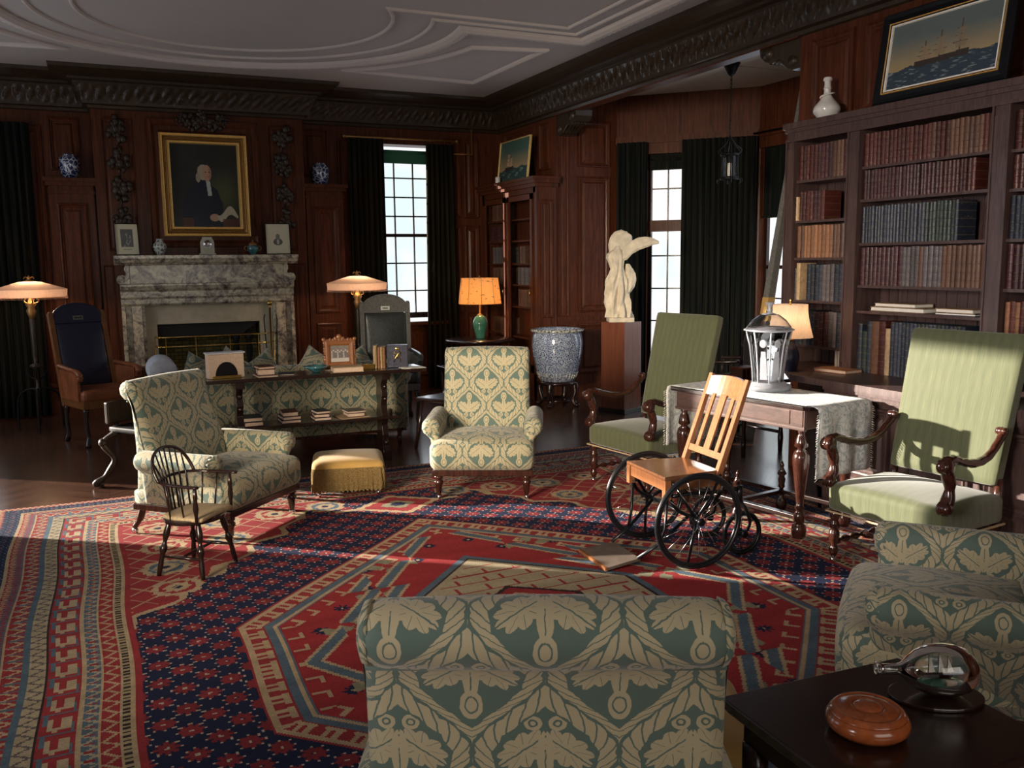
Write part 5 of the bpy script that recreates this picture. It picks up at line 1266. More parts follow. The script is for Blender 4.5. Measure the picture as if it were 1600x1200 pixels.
for k in range(5): b.box(-.045+.018*k+.002,-.045+.018*k+.012,-.038,-.034,.02,.062)
b.build('grille','stone',cl)
tp=thing('lidded_jar','small teal two-handled lidded jar on the mantel, right of the clock','jar',(1.62,10.34,1.702))
b=MB(); b.lathe(crv([(.030,0),(.034,.012),(.062,.05),(.060,.085),(.040,.105)],4),seg=24); b.build('body','teal',tp)
b=MB(); b.lathe([(.046,.102),(.044,.112),(.025,.13),(.008,.138),(.012,.15),(.0,.158)],seg=20); b.build('lid','bronze',tp)
for s in (-1,1): b=MB(); b.tube(crv([(s*.055,0,.09),(s*.085,0,.085),(s*.085,0,.055),(s*.060,0,.045)],4),.005,6); b.build('handle','bronze',tp)
def gjar(loc,label):
    b=MB(); b.lathe(crv([(.055,0),(.075,.02),(.098,.10),(.100,.19),(.082,.225),(.058,.235),(.055,.25),(.0,.252)],4),seg=26); tag(b.build('ginger_jar','bluevase',None,loc=loc),label,'jar')
gjar((2.48,10.68,2.502),'blue and white ginger jar on the cupboard cornice right of the chimney breast'); gjar((-.15,10.68,2.502),'blue and white ginger jar on the cupboard cornice left of the chimney breast')

# ------------------------------------------------------------ lamps
def pointl(parent,loc,p,c=(1,.62,.34),r=.03):
    d=bpy.data.lights.new('lamp_light','POINT'); d.energy=p; d.color=c; d.shadow_soft_size=r
    o=bpy.data.objects.new('lamp_light',d); COL.objects.link(o); o.parent=parent; o.location=loc
def floorlamp(loc,label,ztop=1.50,rz=0):
    t=thing('floor_lamp',label,'lamp',loc,rz,'fringed floor lamps')
    b=MB()
    for k in range(3):
        a=2*PI*k/3+PI/6; c_,s_=math.cos(a),math.sin(a)
        b.tube(crv([(0,0,.40),(.10*c_,.10*s_,.40),(.20*c_,.20*s_,.33),(.225*c_,.225*s_,.18),(.23*c_,.23*s_,.0)],5),.011,8)
        b.tube(crv([(.0,0,.50),(.06*c_,.06*s_,.52),(.10*c_,.10*s_,.58),(.07*c_,.07*s_,.62)],4),.006,6)
    b.build('tripod_base','iron',t)
    b=MB(); b.lathe([(.012,.05),(.014,.38),(.03,.40),(.014,.43),(.016,.60),(.055,.625),(.055,.64),(.014,.66),(.022,.72),(.026,1.08),(.018,1.12)],seg=14); b.build('pole','panel_dark',t)
    b=MB(); b.lathe([(.018,1.08),(.030,1.12),(.045,1.17),(.03,1.20),(.05,1.235),(.03,1.25),(.015,1.30),(.010,1.40)],seg=16)
    for k in range(5):
        a=2*PI*k/5; b.tube(crv([(.02*math.cos(a),.02*math.sin(a),1.24),(.07*math.cos(a),.07*math.sin(a),1.26),(.05*math.cos(a),.05*math.sin(a),1.30)],3),.006,5)
    b.build('gilt_socket','bronze',t)
    b=MB(); R0=.325
    b.lathe([(R0-.004,1.303),(R0+.004,1.378)],seg=64,cap=False,fn=lambda r,z,a:r*(1+.003*math.sin(48*a))); b.lathe([(R0+.004,1.378),(.10,1.450)],seg=64,cap=False); b.lathe([(.10,1.450),(.045,1.456)],seg=32,cap=False); sh=b.build('lamp_shade','shade_pink',t)
    b=MB()
    for k in range(150):
        a=2*PI*k/150; b.tube([((R0)*math.cos(a),(R0)*math.sin(a),1.312),((R0+.003)*math.cos(a+.01),(R0+.003)*math.sin(a+.01),1.285)],.0022,3)
    b.build('fringe','shade_pink',sh)
    b=MB(); b.lathe([(.06,1.455),(.03,1.465),(.012,1.475),(.02,1.49),(.006,1.505),(0,1.52)],seg=12)
    for s in (-1,1): b.tube(crv([(0,0,1.475),(s*.03,0,1.50),(s*.045,0,1.48)],3),.005,5)
    b.build('finial','bronze',t)
    for s in (-1,1): b=MB(); b.sphere((s*.055,-.02,1.352),(.026,.026,.03),12,8); b.build('bulb','bulb',t)
    pointl(t,(0,0,1.345),13); return t
floorlamp((-.57,9.93,0),'floor lamp with a pink fringed shade at the left edge of the room',rz=0)
floorlamp((2.63,9.78,0),'floor lamp with a pink fringed shade right of the fireplace, behind the tall grey chair')
rt=thing('round_table','dark round pedestal table under the green lamp near the corner cabinet','table',(4.06,9.72,0))
b=MB(); b.lathe([(.0,.665),(.36,.665),(.40,.675),(.41,.69),(.40,.70),(.0,.70)],seg=40); b.build('table_top','dark',rt)
b=MB(); b.lathe([(.16,0),(.16,.04),(.06,.08),(.035,.15),(.05,.3),(.035,.45),(.06,.62),(.10,.665)],seg=20); b.build('pedestal','dark',rt)
tl=thing('table_lamp','green glazed table lamp with a glowing orange painted shade on the round table','lamp',(4.10,9.80,.702))
b=MB(); b.lathe(crv([(.05,0),(.055,.02),(.085,.14),(.088,.19),(.062,.25),(.035,.27)],4),seg=28); b.build('base','celadon',tl)
b=MB(); b.lathe([(.035,.265),(.04,.275),(.02,.285),(.012,.29),(.012,.42),(.02,.66),(.006,.73)],seg=12); b.build('socket','bronze',tl)
b=MB(); b.lathe([(.258,.405),(.222,.705)],seg=10,cap=False); b.build('lamp_shade','shade_map',tl)
b=MB()
for k in range(10): a=2*PI*k/10; b.tube([(.259*math.cos(a),.259*math.sin(a),.405),(.223*math.cos(a),.223*math.sin(a),.705)],.0025,4)
b.build('shade_rib','bronze',tl)
b=MB(); b.sphere((0,0,.53),.03); b.build('bulb','bulb',tl); pointl(tl,(0,0,.47),7.5,(1,.50,.20))
tl=thing('table_lamp','dark vase lamp with a glowing cream bell shade on the bookcase ledge','lamp',(4.23,4.72,.846))
b=MB(); b.lathe(crv([(.05,0),(.055,.02),(.07,.08),(.055,.15),(.025,.20),(.02,.24)],4),seg=24); b.build('base','leather_blue',tl)
b=MB(); b.lathe([(.03,.20),(.035,.215),(.012,.225),(.010,.30),(.006,.46),(.012,.475),(0,.49)],seg=12); b.build('socket','brass',tl)
b=MB(); b.lathe(crv([(.152,.225),(.130,.31),(.117,.38),(.113,.445)],4),seg=36,cap=False,fn=lambda r,z,a:r*(1+.012*abs(math.sin(4*a)))); b.build('lamp_shade','shade_cream',tl)
b=MB(); b.sphere((0,0,.33),.022); b.build('bulb','bulb',tl); pointl(tl,(0,0,.32),3.6,(1,.60,.34))
# hanging lantern in the bay
hl=thing('hanging_lantern','black iron lantern hanging on a chain from the alcove ceiling','lantern',(5.70,7.27,0))
b=MB(); b.lathe([(.02,3.34),(.035,3.36),(.06,3.41),(.085,3.455),(.0,3.458)],seg=20); b.build('ceiling_rose','iron',hl)
b=MB(); z=3.34
while z>2.78:
    s=(int(z*100)%2); b.tube([(.010*math.cos(a) if s else 0,0 if s else .010*math.cos(a),z-.02+.022*math.sin(a)) for a in np.linspace(0,2*PI,10,endpoint=False)],.0035,5,closed=True); z-=.035
b.build('chain','iron',hl)
b=MB()
for k in range(6):
    a=2*PI*k/6; c_,s_=math.cos(a),math.sin(a); b.tube([(.085*c_,.085*s_,2.36),(.085*c_,.085*s_,2.60)],.006,6); b.tube(crv([(.085*c_,.085*s_,2.60),(.12*c_,.12*s_,2.64),(.05*c_,.05*s_,2.70),(0,0,2.78)],4),.005,5); b.tube(crv([(.085*c_,.085*s_,2.38),(.13*c_,.13*s_,2.36),(.12*c_,.12*s_,2.33)],3),.006,5)
b.lathe([(.09,2.36),(.10,2.375),(.09,2.39)],seg=6,cap=False); b.lathe([(.09,2.59),(.10,2.60),(.09,2.61)],seg=6,cap=False)
b.build('lantern_frame','iron',hl)
b=MB(); b.lathe([(.08,2.38),(.08,2.60)],seg=6,cap=False); b.build('glass_panel','pane',hl)
b=MB(); b.lathe([(.02,2.38),(.02,2.52),(0,2.525)],seg=10); b.build('candle','paper',hl)
# ------------------------------------------------------------ sofa and the long table behind it
sf=thing('sofa','long green damask sofa facing the fireplace, its back to the long dark table','sofa',(1.42,7.95,.0))
def S_(name,f,mat='damask',weld=False,par=None):
    b=MB(); f(b); return b.build(name,mat,par or sf,weld=weld)
prof=[(-.30,.16),(-.30,.40),(-.30,.66)]+[(-.25+.05*math.cos(a),.72+.045*math.sin(a)) for a in np.linspace(R(200),R(-10),10)][::1]+[(-.17,.60),(-.14,.40),(-.12,.16)]
b=MB(); upholster(b,[(p[0]-.17,p[1]) for p in prof],-1.02,1.02,'x',.03,4); b.build('backrest','damask',sf)
S_('seat',lambda b:b.cushion(-.98,.98,-.30,.42,.16,.43,.05,bt=.02,n=14),weld=True)
for s in (-1,1):
    c=(s*1.0,.60)
    pr=[(.93,.16),(.93,.52)]+[(1.0+.075*math.cos(a),.60+.07*math.sin(a)) for a in np.linspace(R(200),R(-60),14)]+[(1.02,.50),(1.01,.16)]
    pr=[(s*x,z) for x,z in pr]; pr=pr[::-1] if s<0 else pr
    b=MB(); upholster(b,pr,-.40,.40,'y',.03,4); b.build('arm','damask',sf)
    for y in (-.40,.36): b=MB(); b.lathe([(.016,0),(.02,.03),(.030,.06),(.018,.10),(.032,.13),(.030,.17)],(s*.95,y,0),12); b.build('leg','mahog',sf)
S_('base_rail',lambda b:b.box(-1.0,1.0,-.44,.40,.13,.17),'mahog')
# cushions leaning in the sofa
def pillow(loc,rz,tilt,label,s=.165,mat='damask'):
    b=MB(); n=12; vs=[];fs=[];uv=[]
    for side in (-1,1):
        o=len(vs); 
        for i in range(n+1):
            for j in range(n+1):
                u=-1+2*i/n; v=-1+2*j/n; w=(1-u**2)**.5*(1-v**2)**.5 if abs(u)<1 and abs(v)<1 else 0
                pin=1-.09*(1-max(abs(u),abs(v))**2*0)*(1-(abs(u)*abs(v)))**1
                vs.append((s*u*(1-.10*(1-v*v)*abs(u)),side*.075*w**.8,s*v*(1-.10*(1-u*u)*abs(v))))
        for i in range(n):
            for j in range(n):
                f=[o+i*(n+1)+j,o+(i+1)*(n+1)+j,o+(i+1)*(n+1)+j+1,o+i*(n+1)+j+1]; f=f if side<0 else f[::-1]
                fs.append(tuple(f)); uv.append([(vs[k][0],vs[k][2]) for k in f])
    b.m=T(0,0,s,0,0,0)@T(0,0,0,0,tilt,0); b.add(vs,fs,uv,True)
    o=b.build('cushion',mat,None,weld=True); o.location=loc; o.rotation_euler=(R(-10),0,R(rz)); tag(o,label,'cushion','damask cushions on the sofa'); return o
pillow((.76,7.83,.51),20,28,'damask cushion at the left end of the sofa, slumped behind the sunlit armchair')
pillow((.99,7.83,.53),-12,38,'damask cushion standing with a pointed corner behind the pale arched radio')
pillow((1.27,7.83,.50),10,-30,'damask cushion just right of the pale arched radio, above the sofa back')
pillow((1.70,7.83,.51),-24,32,'damask cushion left of the carved photograph frame on the sofa')
pillow((2.10,7.83,.50),12,-24,'damask cushion right of the carved photograph frame on the sofa')
b=MB(); b.m=T(0,0,0,90,0,0); b.lathe([(.0,-.20),(.10,-.19),(.115,-.16),(.115,.16),(.10,.19),(.0,.20)],seg=28)
tag(b.build('bolster','whitecloth',None,loc=(.46,7.98,.735)),'round grey-white bolster lying on the left arm of the sofa','cushion')

dk=thing('long_table','long dark trestle table with a lower shelf standing behind the sofa','table',(1.57,7.12,0))
def D_(name,f,bv=.003,mat='dark'):
    b=MB(); f(b); return b.build(name,mat,dk,bevel=bv)
D_('table_top',lambda b:b.box(-.90,.86,-.16,.17,.712,.74))
D_('lower_shelf',lambda b:b.box(-.72,.62,-.13,.13,.335,.36))
for x in (-.62,.52):
    def f(b):
        b.box(x-.035,x+.035,-.14,.14,.66,.712); b.box(x-.030,x+.030,-.15,.15,.0,.05)
        P=[(-.10,.05),(.10,.05),(.07,.12),(.085,.20),(.06,.28),(.09,.34),(.09,.37),(.055,.44),(.085,.52),(.06,.60),(.10,.66),(-.10,.66),(-.06,.60),(-.085,.52),(-.055,.44),(-.09,.37),(-.09,.34),(-.06,.28),(-.085,.20),(-.07,.12)]
        b.prism(P,x-.025,x+.025,'x'); b.prism([(-.15,.05),(-.15,.08),(-.11,.12),(-.10,.05)],x-.025,x+.025,'x')
        for z in (.14,.50,.60): b.sphere((x,-.10,z),.02,8,6)
        s=1 if x>0 else -1; b.box(x+s*.03,x+s*.11,-.02,.02,.335,.36); b.box(x+s*.06,x+s*.08,-.03,.03,.31,.40)
    D_('trestle',f)
# things on the long table
rd=thing('radio','pale pink arched-front case standing on the left of the long dark table','radio',(.865,7.10,.742),6)
b=MB(); h=.185; w=.135
arc=[(w*.68*math.cos(a)*.9,.02+.105*math.sin(a)) for a in np.linspace(0,PI,14)]
out=[(-w,0),(w,0),(w,h),(-w,h)]
b.box(-w,w,-.03,.06,0,h); b.build('case','pages',rd,bevel=.006)
b=MB(); b.prism([(x,z) for x,z in arc],-.034,-.031,'y'); b.build('opening','black',rd)
b=MB(); b.box(-w-.008,w+.008,-.045,.065,h,h+.012); b.build('lid','whitecloth',rd,bevel=.004); b=MB(); b.box(-w+.03,w-.03,-.04,-.03,.0,.02); b.build('front_ledge','brass',rd)
def pile(lst,x,y,z,grp):
    for k,(dx,dy,lx,ly,h,mat,rz,lab) in enumerate(lst):
        flatbook(lab,x+dx,y+dy,z,ly,lx,h,mat,90+rz,grp); z+=h+.001
pile([(0,0,.15,.21,.016,'grey',3,'thin grey book under the pile beside the arched radio'),(.0,0,.13,.18,.045,'maroon',-4,'thick dark red book in the middle of the pile beside the arched radio'),(-.005,0,.12,.17,.018,'red',5,'small dark red book on top of the pile beside the arched radio')],1.15,7.05,.742,'books piled on the long table')
flatbook('thin blue booklet lying between the book pile and the blue dish',1.32,7.10,.742,.16,.12,.006,'blue',80)
b=MB(); b.lathe([(.03,0),(.035,.008),(.075,.03),(.095,.048),(.090,.048),(.07,.032),(.0,.012)],seg=26,fn=lambda r,z,a:r*(1+.10*math.cos(4*a)*(z>.03)))
tag(b.build('dish','teal',None,loc=(1.56,7.12,.742)),'blue-green glazed dish with an uneven rim on the long table','dish')
flatbook('closed grey-green book lying in front of the carved photograph frame',1.79,7.05,.742,.17,.24,.040,'cream',84,None,'book','pages')
flatbook('thin blue book lying between the blue dish and the photograph frame',1.70,7.20,.742,.12,.10,.008,'blue',70)
pf=thing('photo_frame','ornate carved wooden frame holding a group photograph on the long table','picture frame',(1.775,7.20,.742),-6)
b=MB(); b.m=T(0,0,0,-8,0,0)@Matrix(((1,0,0,0),(0,-1,0,0),(0,0,1,0),(0,0,0,1))); frame(b,-.115,.115,.02,.235,[(0,-.005),(0,.012),(.012,.02),(.03,.016),(.042,.006),(.042,-.005)]); b.build('moulding','oak',pf)
b=MB(); b.m=T(0,0,0,-8,0,0)
for k in range(40):
    t=k/40; P=4*t; i=int(P); q=P-i; cs_=[(-.12,.015),(.12,.015),(.12,.24),(-.12,.24)]; a_,c_2=cs_[i],cs_[(i+1)%4]
    x=a_[0]+(c_2[0]-a_[0])*q; z=a_[1]+(c_2[1]-a_[1])*q; b.sphere((x,-.004,z),(.013,.008,.013+.006*math.sin(k*2.1)),7,5)
for dx,dz,s in ((0,.265,.022),(-.03,.25,.016),(.03,.25,.016),(-.125,.245,.016),(.125,.245,.016)): b.sphere((dx,-.004,dz),(s,.008,s),8,6)
b.build('carving','oak',pf)
def photo(u,v):
    c=np.ones(u.shape+(3,))*np.array((.20,.17,.15)); c=c*(1+.6*vn(u,v,30,5))[...,None]; c=mixc(c,(v<.25)*1.0,(.50,.46,.42))
    for k in range(9): c=mixc(c,(np.hypot((u-.08-.105*k)/.035,(v-.62-.08*(k%2))/.05)<1),(.52,.46,.42)); c=mixc(c,(np.abs(u-.08-.105*k)<.04)*(v<.55+.06*(k%2))*(v>.25)*.6,(.10,.09,.09) if k%3 else (.45,.42,.40))
    return c
painted('photograph',.15,.135,60,photo,pf,T(0,0,0,-8,0,0)@T(0,-.004,.06),'canvas')
b=MB(); b.m=T(0,0,0,-8,0,0); b.box(-.10,.10,.004,.012,.02,.23); b.m=T(0,.0,0,0,0,0); b.box(-.02,.02,.012,.07,.0,.012); b.build('backing','dark',pf)
b=MB(); b.box(-.045,.045,-.03,.03,0,.035); b.box(-.048,.048,-.033,.033,.035,.042)
tag(b.build('brass_box','brass',None,loc=(1.975,7.10,.742)),'small shiny brass box on the long table, left of the standing dark books','box')
ys=[(.030,'cream'),(.020,'tan'),(.020,'cream'),(.022,'tan')]; x=2.06
for k,(w_,c_) in enumerate(ys): put_book(c_,w_,.175 if k else .19,x,7.16,.742,0,'slim tan book standing %s from the left by the bookend on the long table'%(('first','second','third','fourth')[k]),None,70); x+=w_+.002
bx=thing('book_slipcase','dark upright box with a gilt emblem at the right of the long table','box',(2.235,7.12,.742),-20)
b=MB(); b.box(-.085,.085,-.045,.045,0,.185); b.build('case','leather_blue',bx,bevel=.003)
b=MB(); b.m=T(0,-.0475,.095,90,0,0)
for sx in (-1,1): b.tube([(sx*.030,-.05,0),(sx*.018,-.015,0),(sx*-.010,.02,0),(sx*-.028,.03,0)],.004,5)
b.tube([(0,-.02,0),(-.024,.0,0),(-.03,.03,0),(0,.055,0),(.03,.03,0),(.024,.0,0),(0,-.02,0)],.003,5); b.sphere((0,.06,0),(.02,.010,.004)); b.build('emblem','brass',bx)
b=MB()
for k in range(4): b.box(-.10+.01*k,.10-.012*k,-.07,.07,k*.0012,k*.0012+.001); b.m=b.m@T(0,0,0,0,0,9)
tag(b.build('papers','paper',None,loc=(2.33,7.02,.741)),'loose white papers at the right end of the long table','papers')
for xx,lst in ((1.06,[(0,0,.14,.20,.034,'maroon',3,'lower of two dark books at the left of the long table shelf'),(.005,0,.14,.19,.032,'blue',-3,'upper of two dark books at the left of the long table shelf')]),
               (1.35,[(0,0,.15,.20,.026,'maroon',0,'bottom of three dark books second from the left on the long table shelf'),(0,0,.14,.20,.026,'blue',4,'middle of three dark books second from the left on the long table shelf'),(0,0,.12,.19,.034,'red',-3,'top of three dark books second from the left on the long table shelf')]),
               (1.60,[(0,0,.13,.19,.024,'blue',0,'bottom of three small books in the third pile on the long table shelf'),(0,0,.12,.18,.026,'maroon',-5,'middle of three small books in the third pile on the long table shelf'),(0,0,.11,.16,.02,'blue',6,'top of three small books in the third pile on the long table shelf')]),
               (1.87,[(-.02,0,.24,.22,.006,'cream',8,'wide white folder under the books at the right of the long table shelf'),(0,.0,.14,.17,.030,'brown',0,'brown book lying on the white folder on the long table shelf'),(0,.0,.15,.17,.016,'grey',4,'grey book on top of the pile at the right of the long table shelf')])):
    pile(lst,xx-.02,7.12,.362,'books piled on the long table shelf')

# tall leather chairs with arched tops
def tallchair(name,label,post,leather,loc,rz,lean,arm=None,tagc='paper'):
    t=thing(name,label,'chair',loc,rz)
    w=.235; z0=.45; z1=1.19
    m=T(0,.22,z0,-lean,0,0); H=z1-z0
    for s in (-1,1):
        b=MB(); b.m=m; b.box(s*w-.022,s*w+.022,-.02,.03,-.12,H); b.sphere((s*w,0,H+.004),(.022,.022,.012),8,6); b.build('back_post',post,t,bevel=.003)
    b=MB(); b.m=m; arc=[(w*math.cos(a)*.93,H-.045+.125*math.sin(a)) for a in np.linspace(0,PI,16)]; b.prism([(w-.02,H-.10)]+arc+[(-w+.02,H-.10)],-.018,.022,'y')
    b.tube([(x,-.01,z) for x,z in arc],.012,6); b.build('arched_crest','leather_blue' if post=='chair_oak' else post,t)
    b=MB(); b.m=m; b.box(-.045,.045,-.024,-.017,H-.075,H-.035); o=b.build('label_plate',tagc,t)
    b=MB(); b.m=m
    for k in range(7): b.box(-.030+.009*k,-.024+.009*k,-.0255,-.0235,H-.062,H-.048)
    b.build('lettering','black',o)
    b=MB(); b.m=m; b.cushion(-w+.025,w-.025,-.02,.02,.03,H-.10,.015,bf=.02,n=12); b.build('back_panel',leather,t,weld=True)
    b=MB(); b.cushion(-.25,.25,-.27,.21,.40,.50,.03,bt=.02,n=10); b.build('seat',arm or leather,t,weld=True)
    b=MB(); b.box(-.25,.25,-.26,.22,.34,.41); b.build('seat_rail',post,t,bevel=.003)
    for s in (-1,1):
        b=MB(); b.tube(crv([(s*.25,.22,.70),(s*.27,0,.69),(s*.27,-.20,.68),(s*.26,-.26,.64),(s*.26,-.24,.60)],5),[(.028,.018)]*21,8,flat=(0,0,1)); b.build('arm',arm or leather,t)
        b=MB(); b.box(s*.255-.012,s*.255+.012,-.20,.20,.41,.67); b.build('arm_panel',arm or post,t)
        for y in (-.24,.20): b=MB(); b.tube(crv([(s*.22,y*.95,.34),(s*.23,y,.20),(s*.22,y*1.02,.08),(s*.24,y*1.12,.0)],4),[.028,.026,.022,.020,.020,.020,.020,.02,.022,.026,.028,.028,.024],8); b.build('leg','dark',t)
    return t
tallchair('tall_chair','tall grey arched-top chair with a dark leather back and white plate, by the window','greymetal','leather_grey',(2.66,8.72,0),-8,3)
tallchair('tall_chair','tall chair with a dark blue leather back and tan leather arms, left of the fireplace','chair_oak','leather_blue',(-.02,9.02,0),22,14,'leather_tan','greymetal')
# carved dark chair half hidden behind the sunlit armchair
cd_=thing('carved_chair','very dark carved chair mostly hidden behind the left side of the sunlit armchair','chair',(.33,7.02,0),38)
b=MB(); b.cushion(-.22,.22,-.22,.22,.40,.45,.02,n=8); b.build('seat','iron',cd_,weld=True)
b=MB(); b.box(-.22,.22,.21,.25,.46,.62); b.build('backrest','panel_dark',cd_,bevel=.01)
for s in (-1,1):
    for y in (-.22,.22):
        P=crv([(s*.19,y*.8,.40),(s*.25,y*1.1,.33),(s*.20,y*.9,.20),(s*.24,y*1.1,.09),(s*.29,y*1.35,.03),(s*.25,y*1.2,.02)],5)
        b=MB(); b.tube(P,[.028-.010*math.sin(i*.5)**2 for i in range(len(P))],8); b.sphere((s*.25,y*1.1,.33),.035,8,6); b.sphere((s*.29,y*1.35,.03),.028,8,6); b.build('leg','panel_dark',cd_)
# dark spindle chair and small table right of the long table
sc=thing('spindle_chair','dark spindle-back chair in the shade between the long table and the middle armchair','chair',(2.72,7.22,0),-60)
b=MB(); b.prism([(-.21,-.2),(.21,-.2),(.18,.2),(-.18,.2)],.42,.45,'z'); b.build('seat','dark',sc,bevel=.008)
b=MB(); b.box(-.20,.20,.21,.24,.66,.74); b.build('crest_rail','dark',sc,bevel=.008)
for k in range(6): b=MB(); b.tube([(-.15+.06*k,.18,.45),(-.16+.064*k,.225,.67)],.008,6); b.build('spindle','dark',sc)
for s in (-1,1):
    b=MB(); b.tube([(s*.19,.18,.45),(s*.195,.225,.67)],.013,6); b.build('back_post','dark',sc)
    for y in (-.17,.17): b=MB(); b.tube([(s*.16,y,.42),(s*.185,y*1.1,.2),(s*.21,y*1.25,0)],[.014,.020,.013],8); b.build('leg','dark',sc)
    b=MB(); b.tube([(s*.185,-.185,.2),(s*.185,.185,.2)],.010,6); b.build('stretcher','dark',sc)
st=thing('side_table','small dark table with white paper, behind the left edge of the middle armchair','table',(3.16,7.80,0),0)
b=MB(); b.box(-.26,.26,-.22,.22,.60,.625); b.build('table_top','dark',st,bevel=.004)
for sx in (-1,1):
    for sy in (-1,1): b=MB(); b.lathe([(.018,0),(.02,.3),(.024,.6)],(sx*.21,sy*.17,0),10); b.build('leg','dark',st)
b=MB(); b.box(-.14,.14,-.10,.10,0,.003); tag(b.build('papers','paper',None,loc=(3.06,7.72,.626)),'white sheet lying on the small dark table behind the middle armchair','papers')

# ------------------------------------------------------------ fish bowl on stand, pedestal and statuette
fb=thing('fish_bowl','large blue and white porcelain fish bowl on a low carved stand','jar',(4.76,8.93,0),0)
fb.location=(4.60,8.80,0)
b=MB(); b.lathe(crv([(.17,.285),(.19,.29),(.235,.40),(.272,.58),(.283,.70),(.270,.79),(.258,.815)],4)+[(.285,.825),(.297,.84),(.292,.855),(.262,.856),(.250,.83),(.262,.70),(.24,.5),(.16,.32),(0,.32)],seg=48); b.build('bowl','bluewhite',fb)
b=MB(); b.lathe([(.259,.815),(.263,.818),(.286,.826),(.298,.840),(.293,.8565),(.262,.8575)],seg=48,cap=False); b.build('rim','bluewhite2',fb)
b=MB()
for k in range(36):
    a=2*PI*k/36; b.tube([(.189*math.cos(a),.189*math.sin(a),.292),(.212*math.cos(a),.212*math.sin(a),.335),(.231*math.cos(a),.231*math.sin(a),.385)],[.004,.008,.004],5)
b.build('lappet_band','bluewhite2',fb)
b=MB(); b.lathe([(.13,.24),(.22,.245),(.225,.27),(.20,.285),(.12,.285),(.12,.24)],seg=36); b.lathe([(.17,.06),(.18,.07),(.17,.085),(.16,.07)],seg=30); b.build('stand_ring','dark',fb)
for k in range(4):
    a=2*PI*k/4+PI/4-.1; c_,s_=math.cos(a),math.sin(a)
    P=crv([(.20*c_,.20*s_,.26),(.215*c_,.215*s_,.18),(.19*c_,.19*s_,.08),(.21*c_,.21*s_,.03),(.235*c_,.235*s_,.02)],5)
    b=MB(); b.tube(P,[.040-.018*(i/len(P)) for i in range(len(P))],8); b.sphere((.235*c_,.235*s_,.022),(.035,.035,.022),8,6); b.build('leg','dark',fb)
pd=thing('pedestal','square reddish wooden pedestal carrying the plaster statuette','pedestal',(5.01,8.13,0),22.5)
b=MB(); b.box(-.15,.15,-.15,.15,.0,.955); b.build('column','cherry',pd,bevel=.003)
b=MB(); b.box(-.17,.17,-.17,.17,.0,.05); b.build('plinth','dark',pd,bevel=.003)
st_=thing('statuette','ivory plaster statuette of a draped winged figure on the wooden pedestal','statue',(4.99,8.12,.957),22.5)
b=MB(); b.box(-.13,.13,-.13,.13,.0,.045); b.build('base','statue',st_,bevel=.002)
b=MB()
# draped figure: rings up the body, in the plane of the picture x = right
def ring(cx,cy,z,rx,ry,amp,k,ph,tw=0,n=48):
    out=[]
    for i in range(n):
        a=2*PI*i/n; f=1+amp*math.sin(k*a+ph)+amp*.6*math.sin((k+4)*a-ph*1.7); out.append((cx+rx*f*math.cos(a+tw),cy+ry*f*math.sin(a+tw),z))
    return out
st=[(.045,-.01,.105,.085,.12),(.10,-.015,.100,.08,.13),(.20,-.03,.098,.075,.14),(.30,-.035,.092,.07,.14),(.38,-.045,.088,.07,.12),(.44,-.045,.080,.065,.10),(.50,-.035,.066,.058,.07),(.55,-.035,.058,.052,.05),(.61,-.045,.070,.058,.05),(.66,-.055,.080,.062,.04),(.70,-.055,.076,.056,.03),(.735,-.045,.050,.04,.02),(.76,-.035,.026,.026,.01),(.785,-.03,.020,.020,0)]
b.loft([ring(cx,0,z,rx*1.12,ry*1.1,am*2.3,8,z*7,z*1.5) for z,cx,rx,ry,am in st],True,True)
# cloth blowing back from the hip
b.loft([ring(x,.02,z,.020+.02*math.sin(PI*t),.03,.25,5,t*4) for t,x,z in [(i/8,.02+.11*math.sin(PI*.5*i/8)+.0,.22+.28*i/8) for i in range(9)]],True,True)
b.loft([[(p[0],p[1],p[2]) for p in ring(.075+.035*math.sin(PI*i/6),.01,.30+.05*i,.045*math.sin(PI*(i+.5)/7)+.01,.03,.1,5,i)] for i in range(7)],True,True)
body=b.build('figure','statue',st_)
def wing(pts,parent,thick=.022):
    b=MB(); rings=[]
    for (x0,z0,x1,z1,y) in pts:
        n=10; r=[]
        for i in range(n): t=i/(n-1); r.append((x0+(x1-x0)*t,y-thick*math.sin(PI*t)**.6-.002,z0+(z1-z0)*t+.006*math.sin(t*20)))
        for i in range(n): t=1-i/(n-1); r.append((x0+(x1-x0)*t,y+thick*math.sin(PI*t)**.6+.002,z0+(z1-z0)*t+.006*math.sin(t*20)))
        rings.append(r)
    b.loft(rings,True,True); return b.build('wing','statue',parent)
# one wing raised broadly behind the shoulders, the other stretched to the right
wing([(-.12,.72,.02,.68,.02),(-.125,.80,.07,.71,.04),(-.11,.87,.10,.74,.05),(-.06,.93,.12,.78,.06),(.01,.955,.13,.83,.065),(.07,.93,.13,.88,.07)],st_,.045)
wing([(.0,.62,.02,.76,-.02),(.06,.64,.07,.80,-.03),(.12,.70,.12,.84,-.04),(.19,.74,.18,.865,-.05),(.26,.765,.26,.87,-.06),(.33,.79,.33,.855,-.065),(.39,.80,.385,.825,-.07)],st_,.02)
for q in st_.children:
    if q.name.startswith('base'): continue
    r=q.modifiers.new('r','REMESH'); r.mode='VOXEL'; r.voxel_size=.0042; r.use_smooth_shade=True
    tx=bpy.data.textures.new('cut','CLOUDS'); tx.noise_scale=.035; d=q.modifiers.new('d','DISPLACE'); d.texture=tx; d.strength=.008; d.mid_level=.5
    sm=q.modifiers.new('s','SMOOTH'); sm.iterations=1
st_.rotation_euler=(0,0,R(-24))

# ------------------------------------------------------------ console table, runner and engraved glass
ct=thing('console_table','dark oak table with turned baluster legs under the brocade runner','table',(3.69,4.34,.012),9.5)
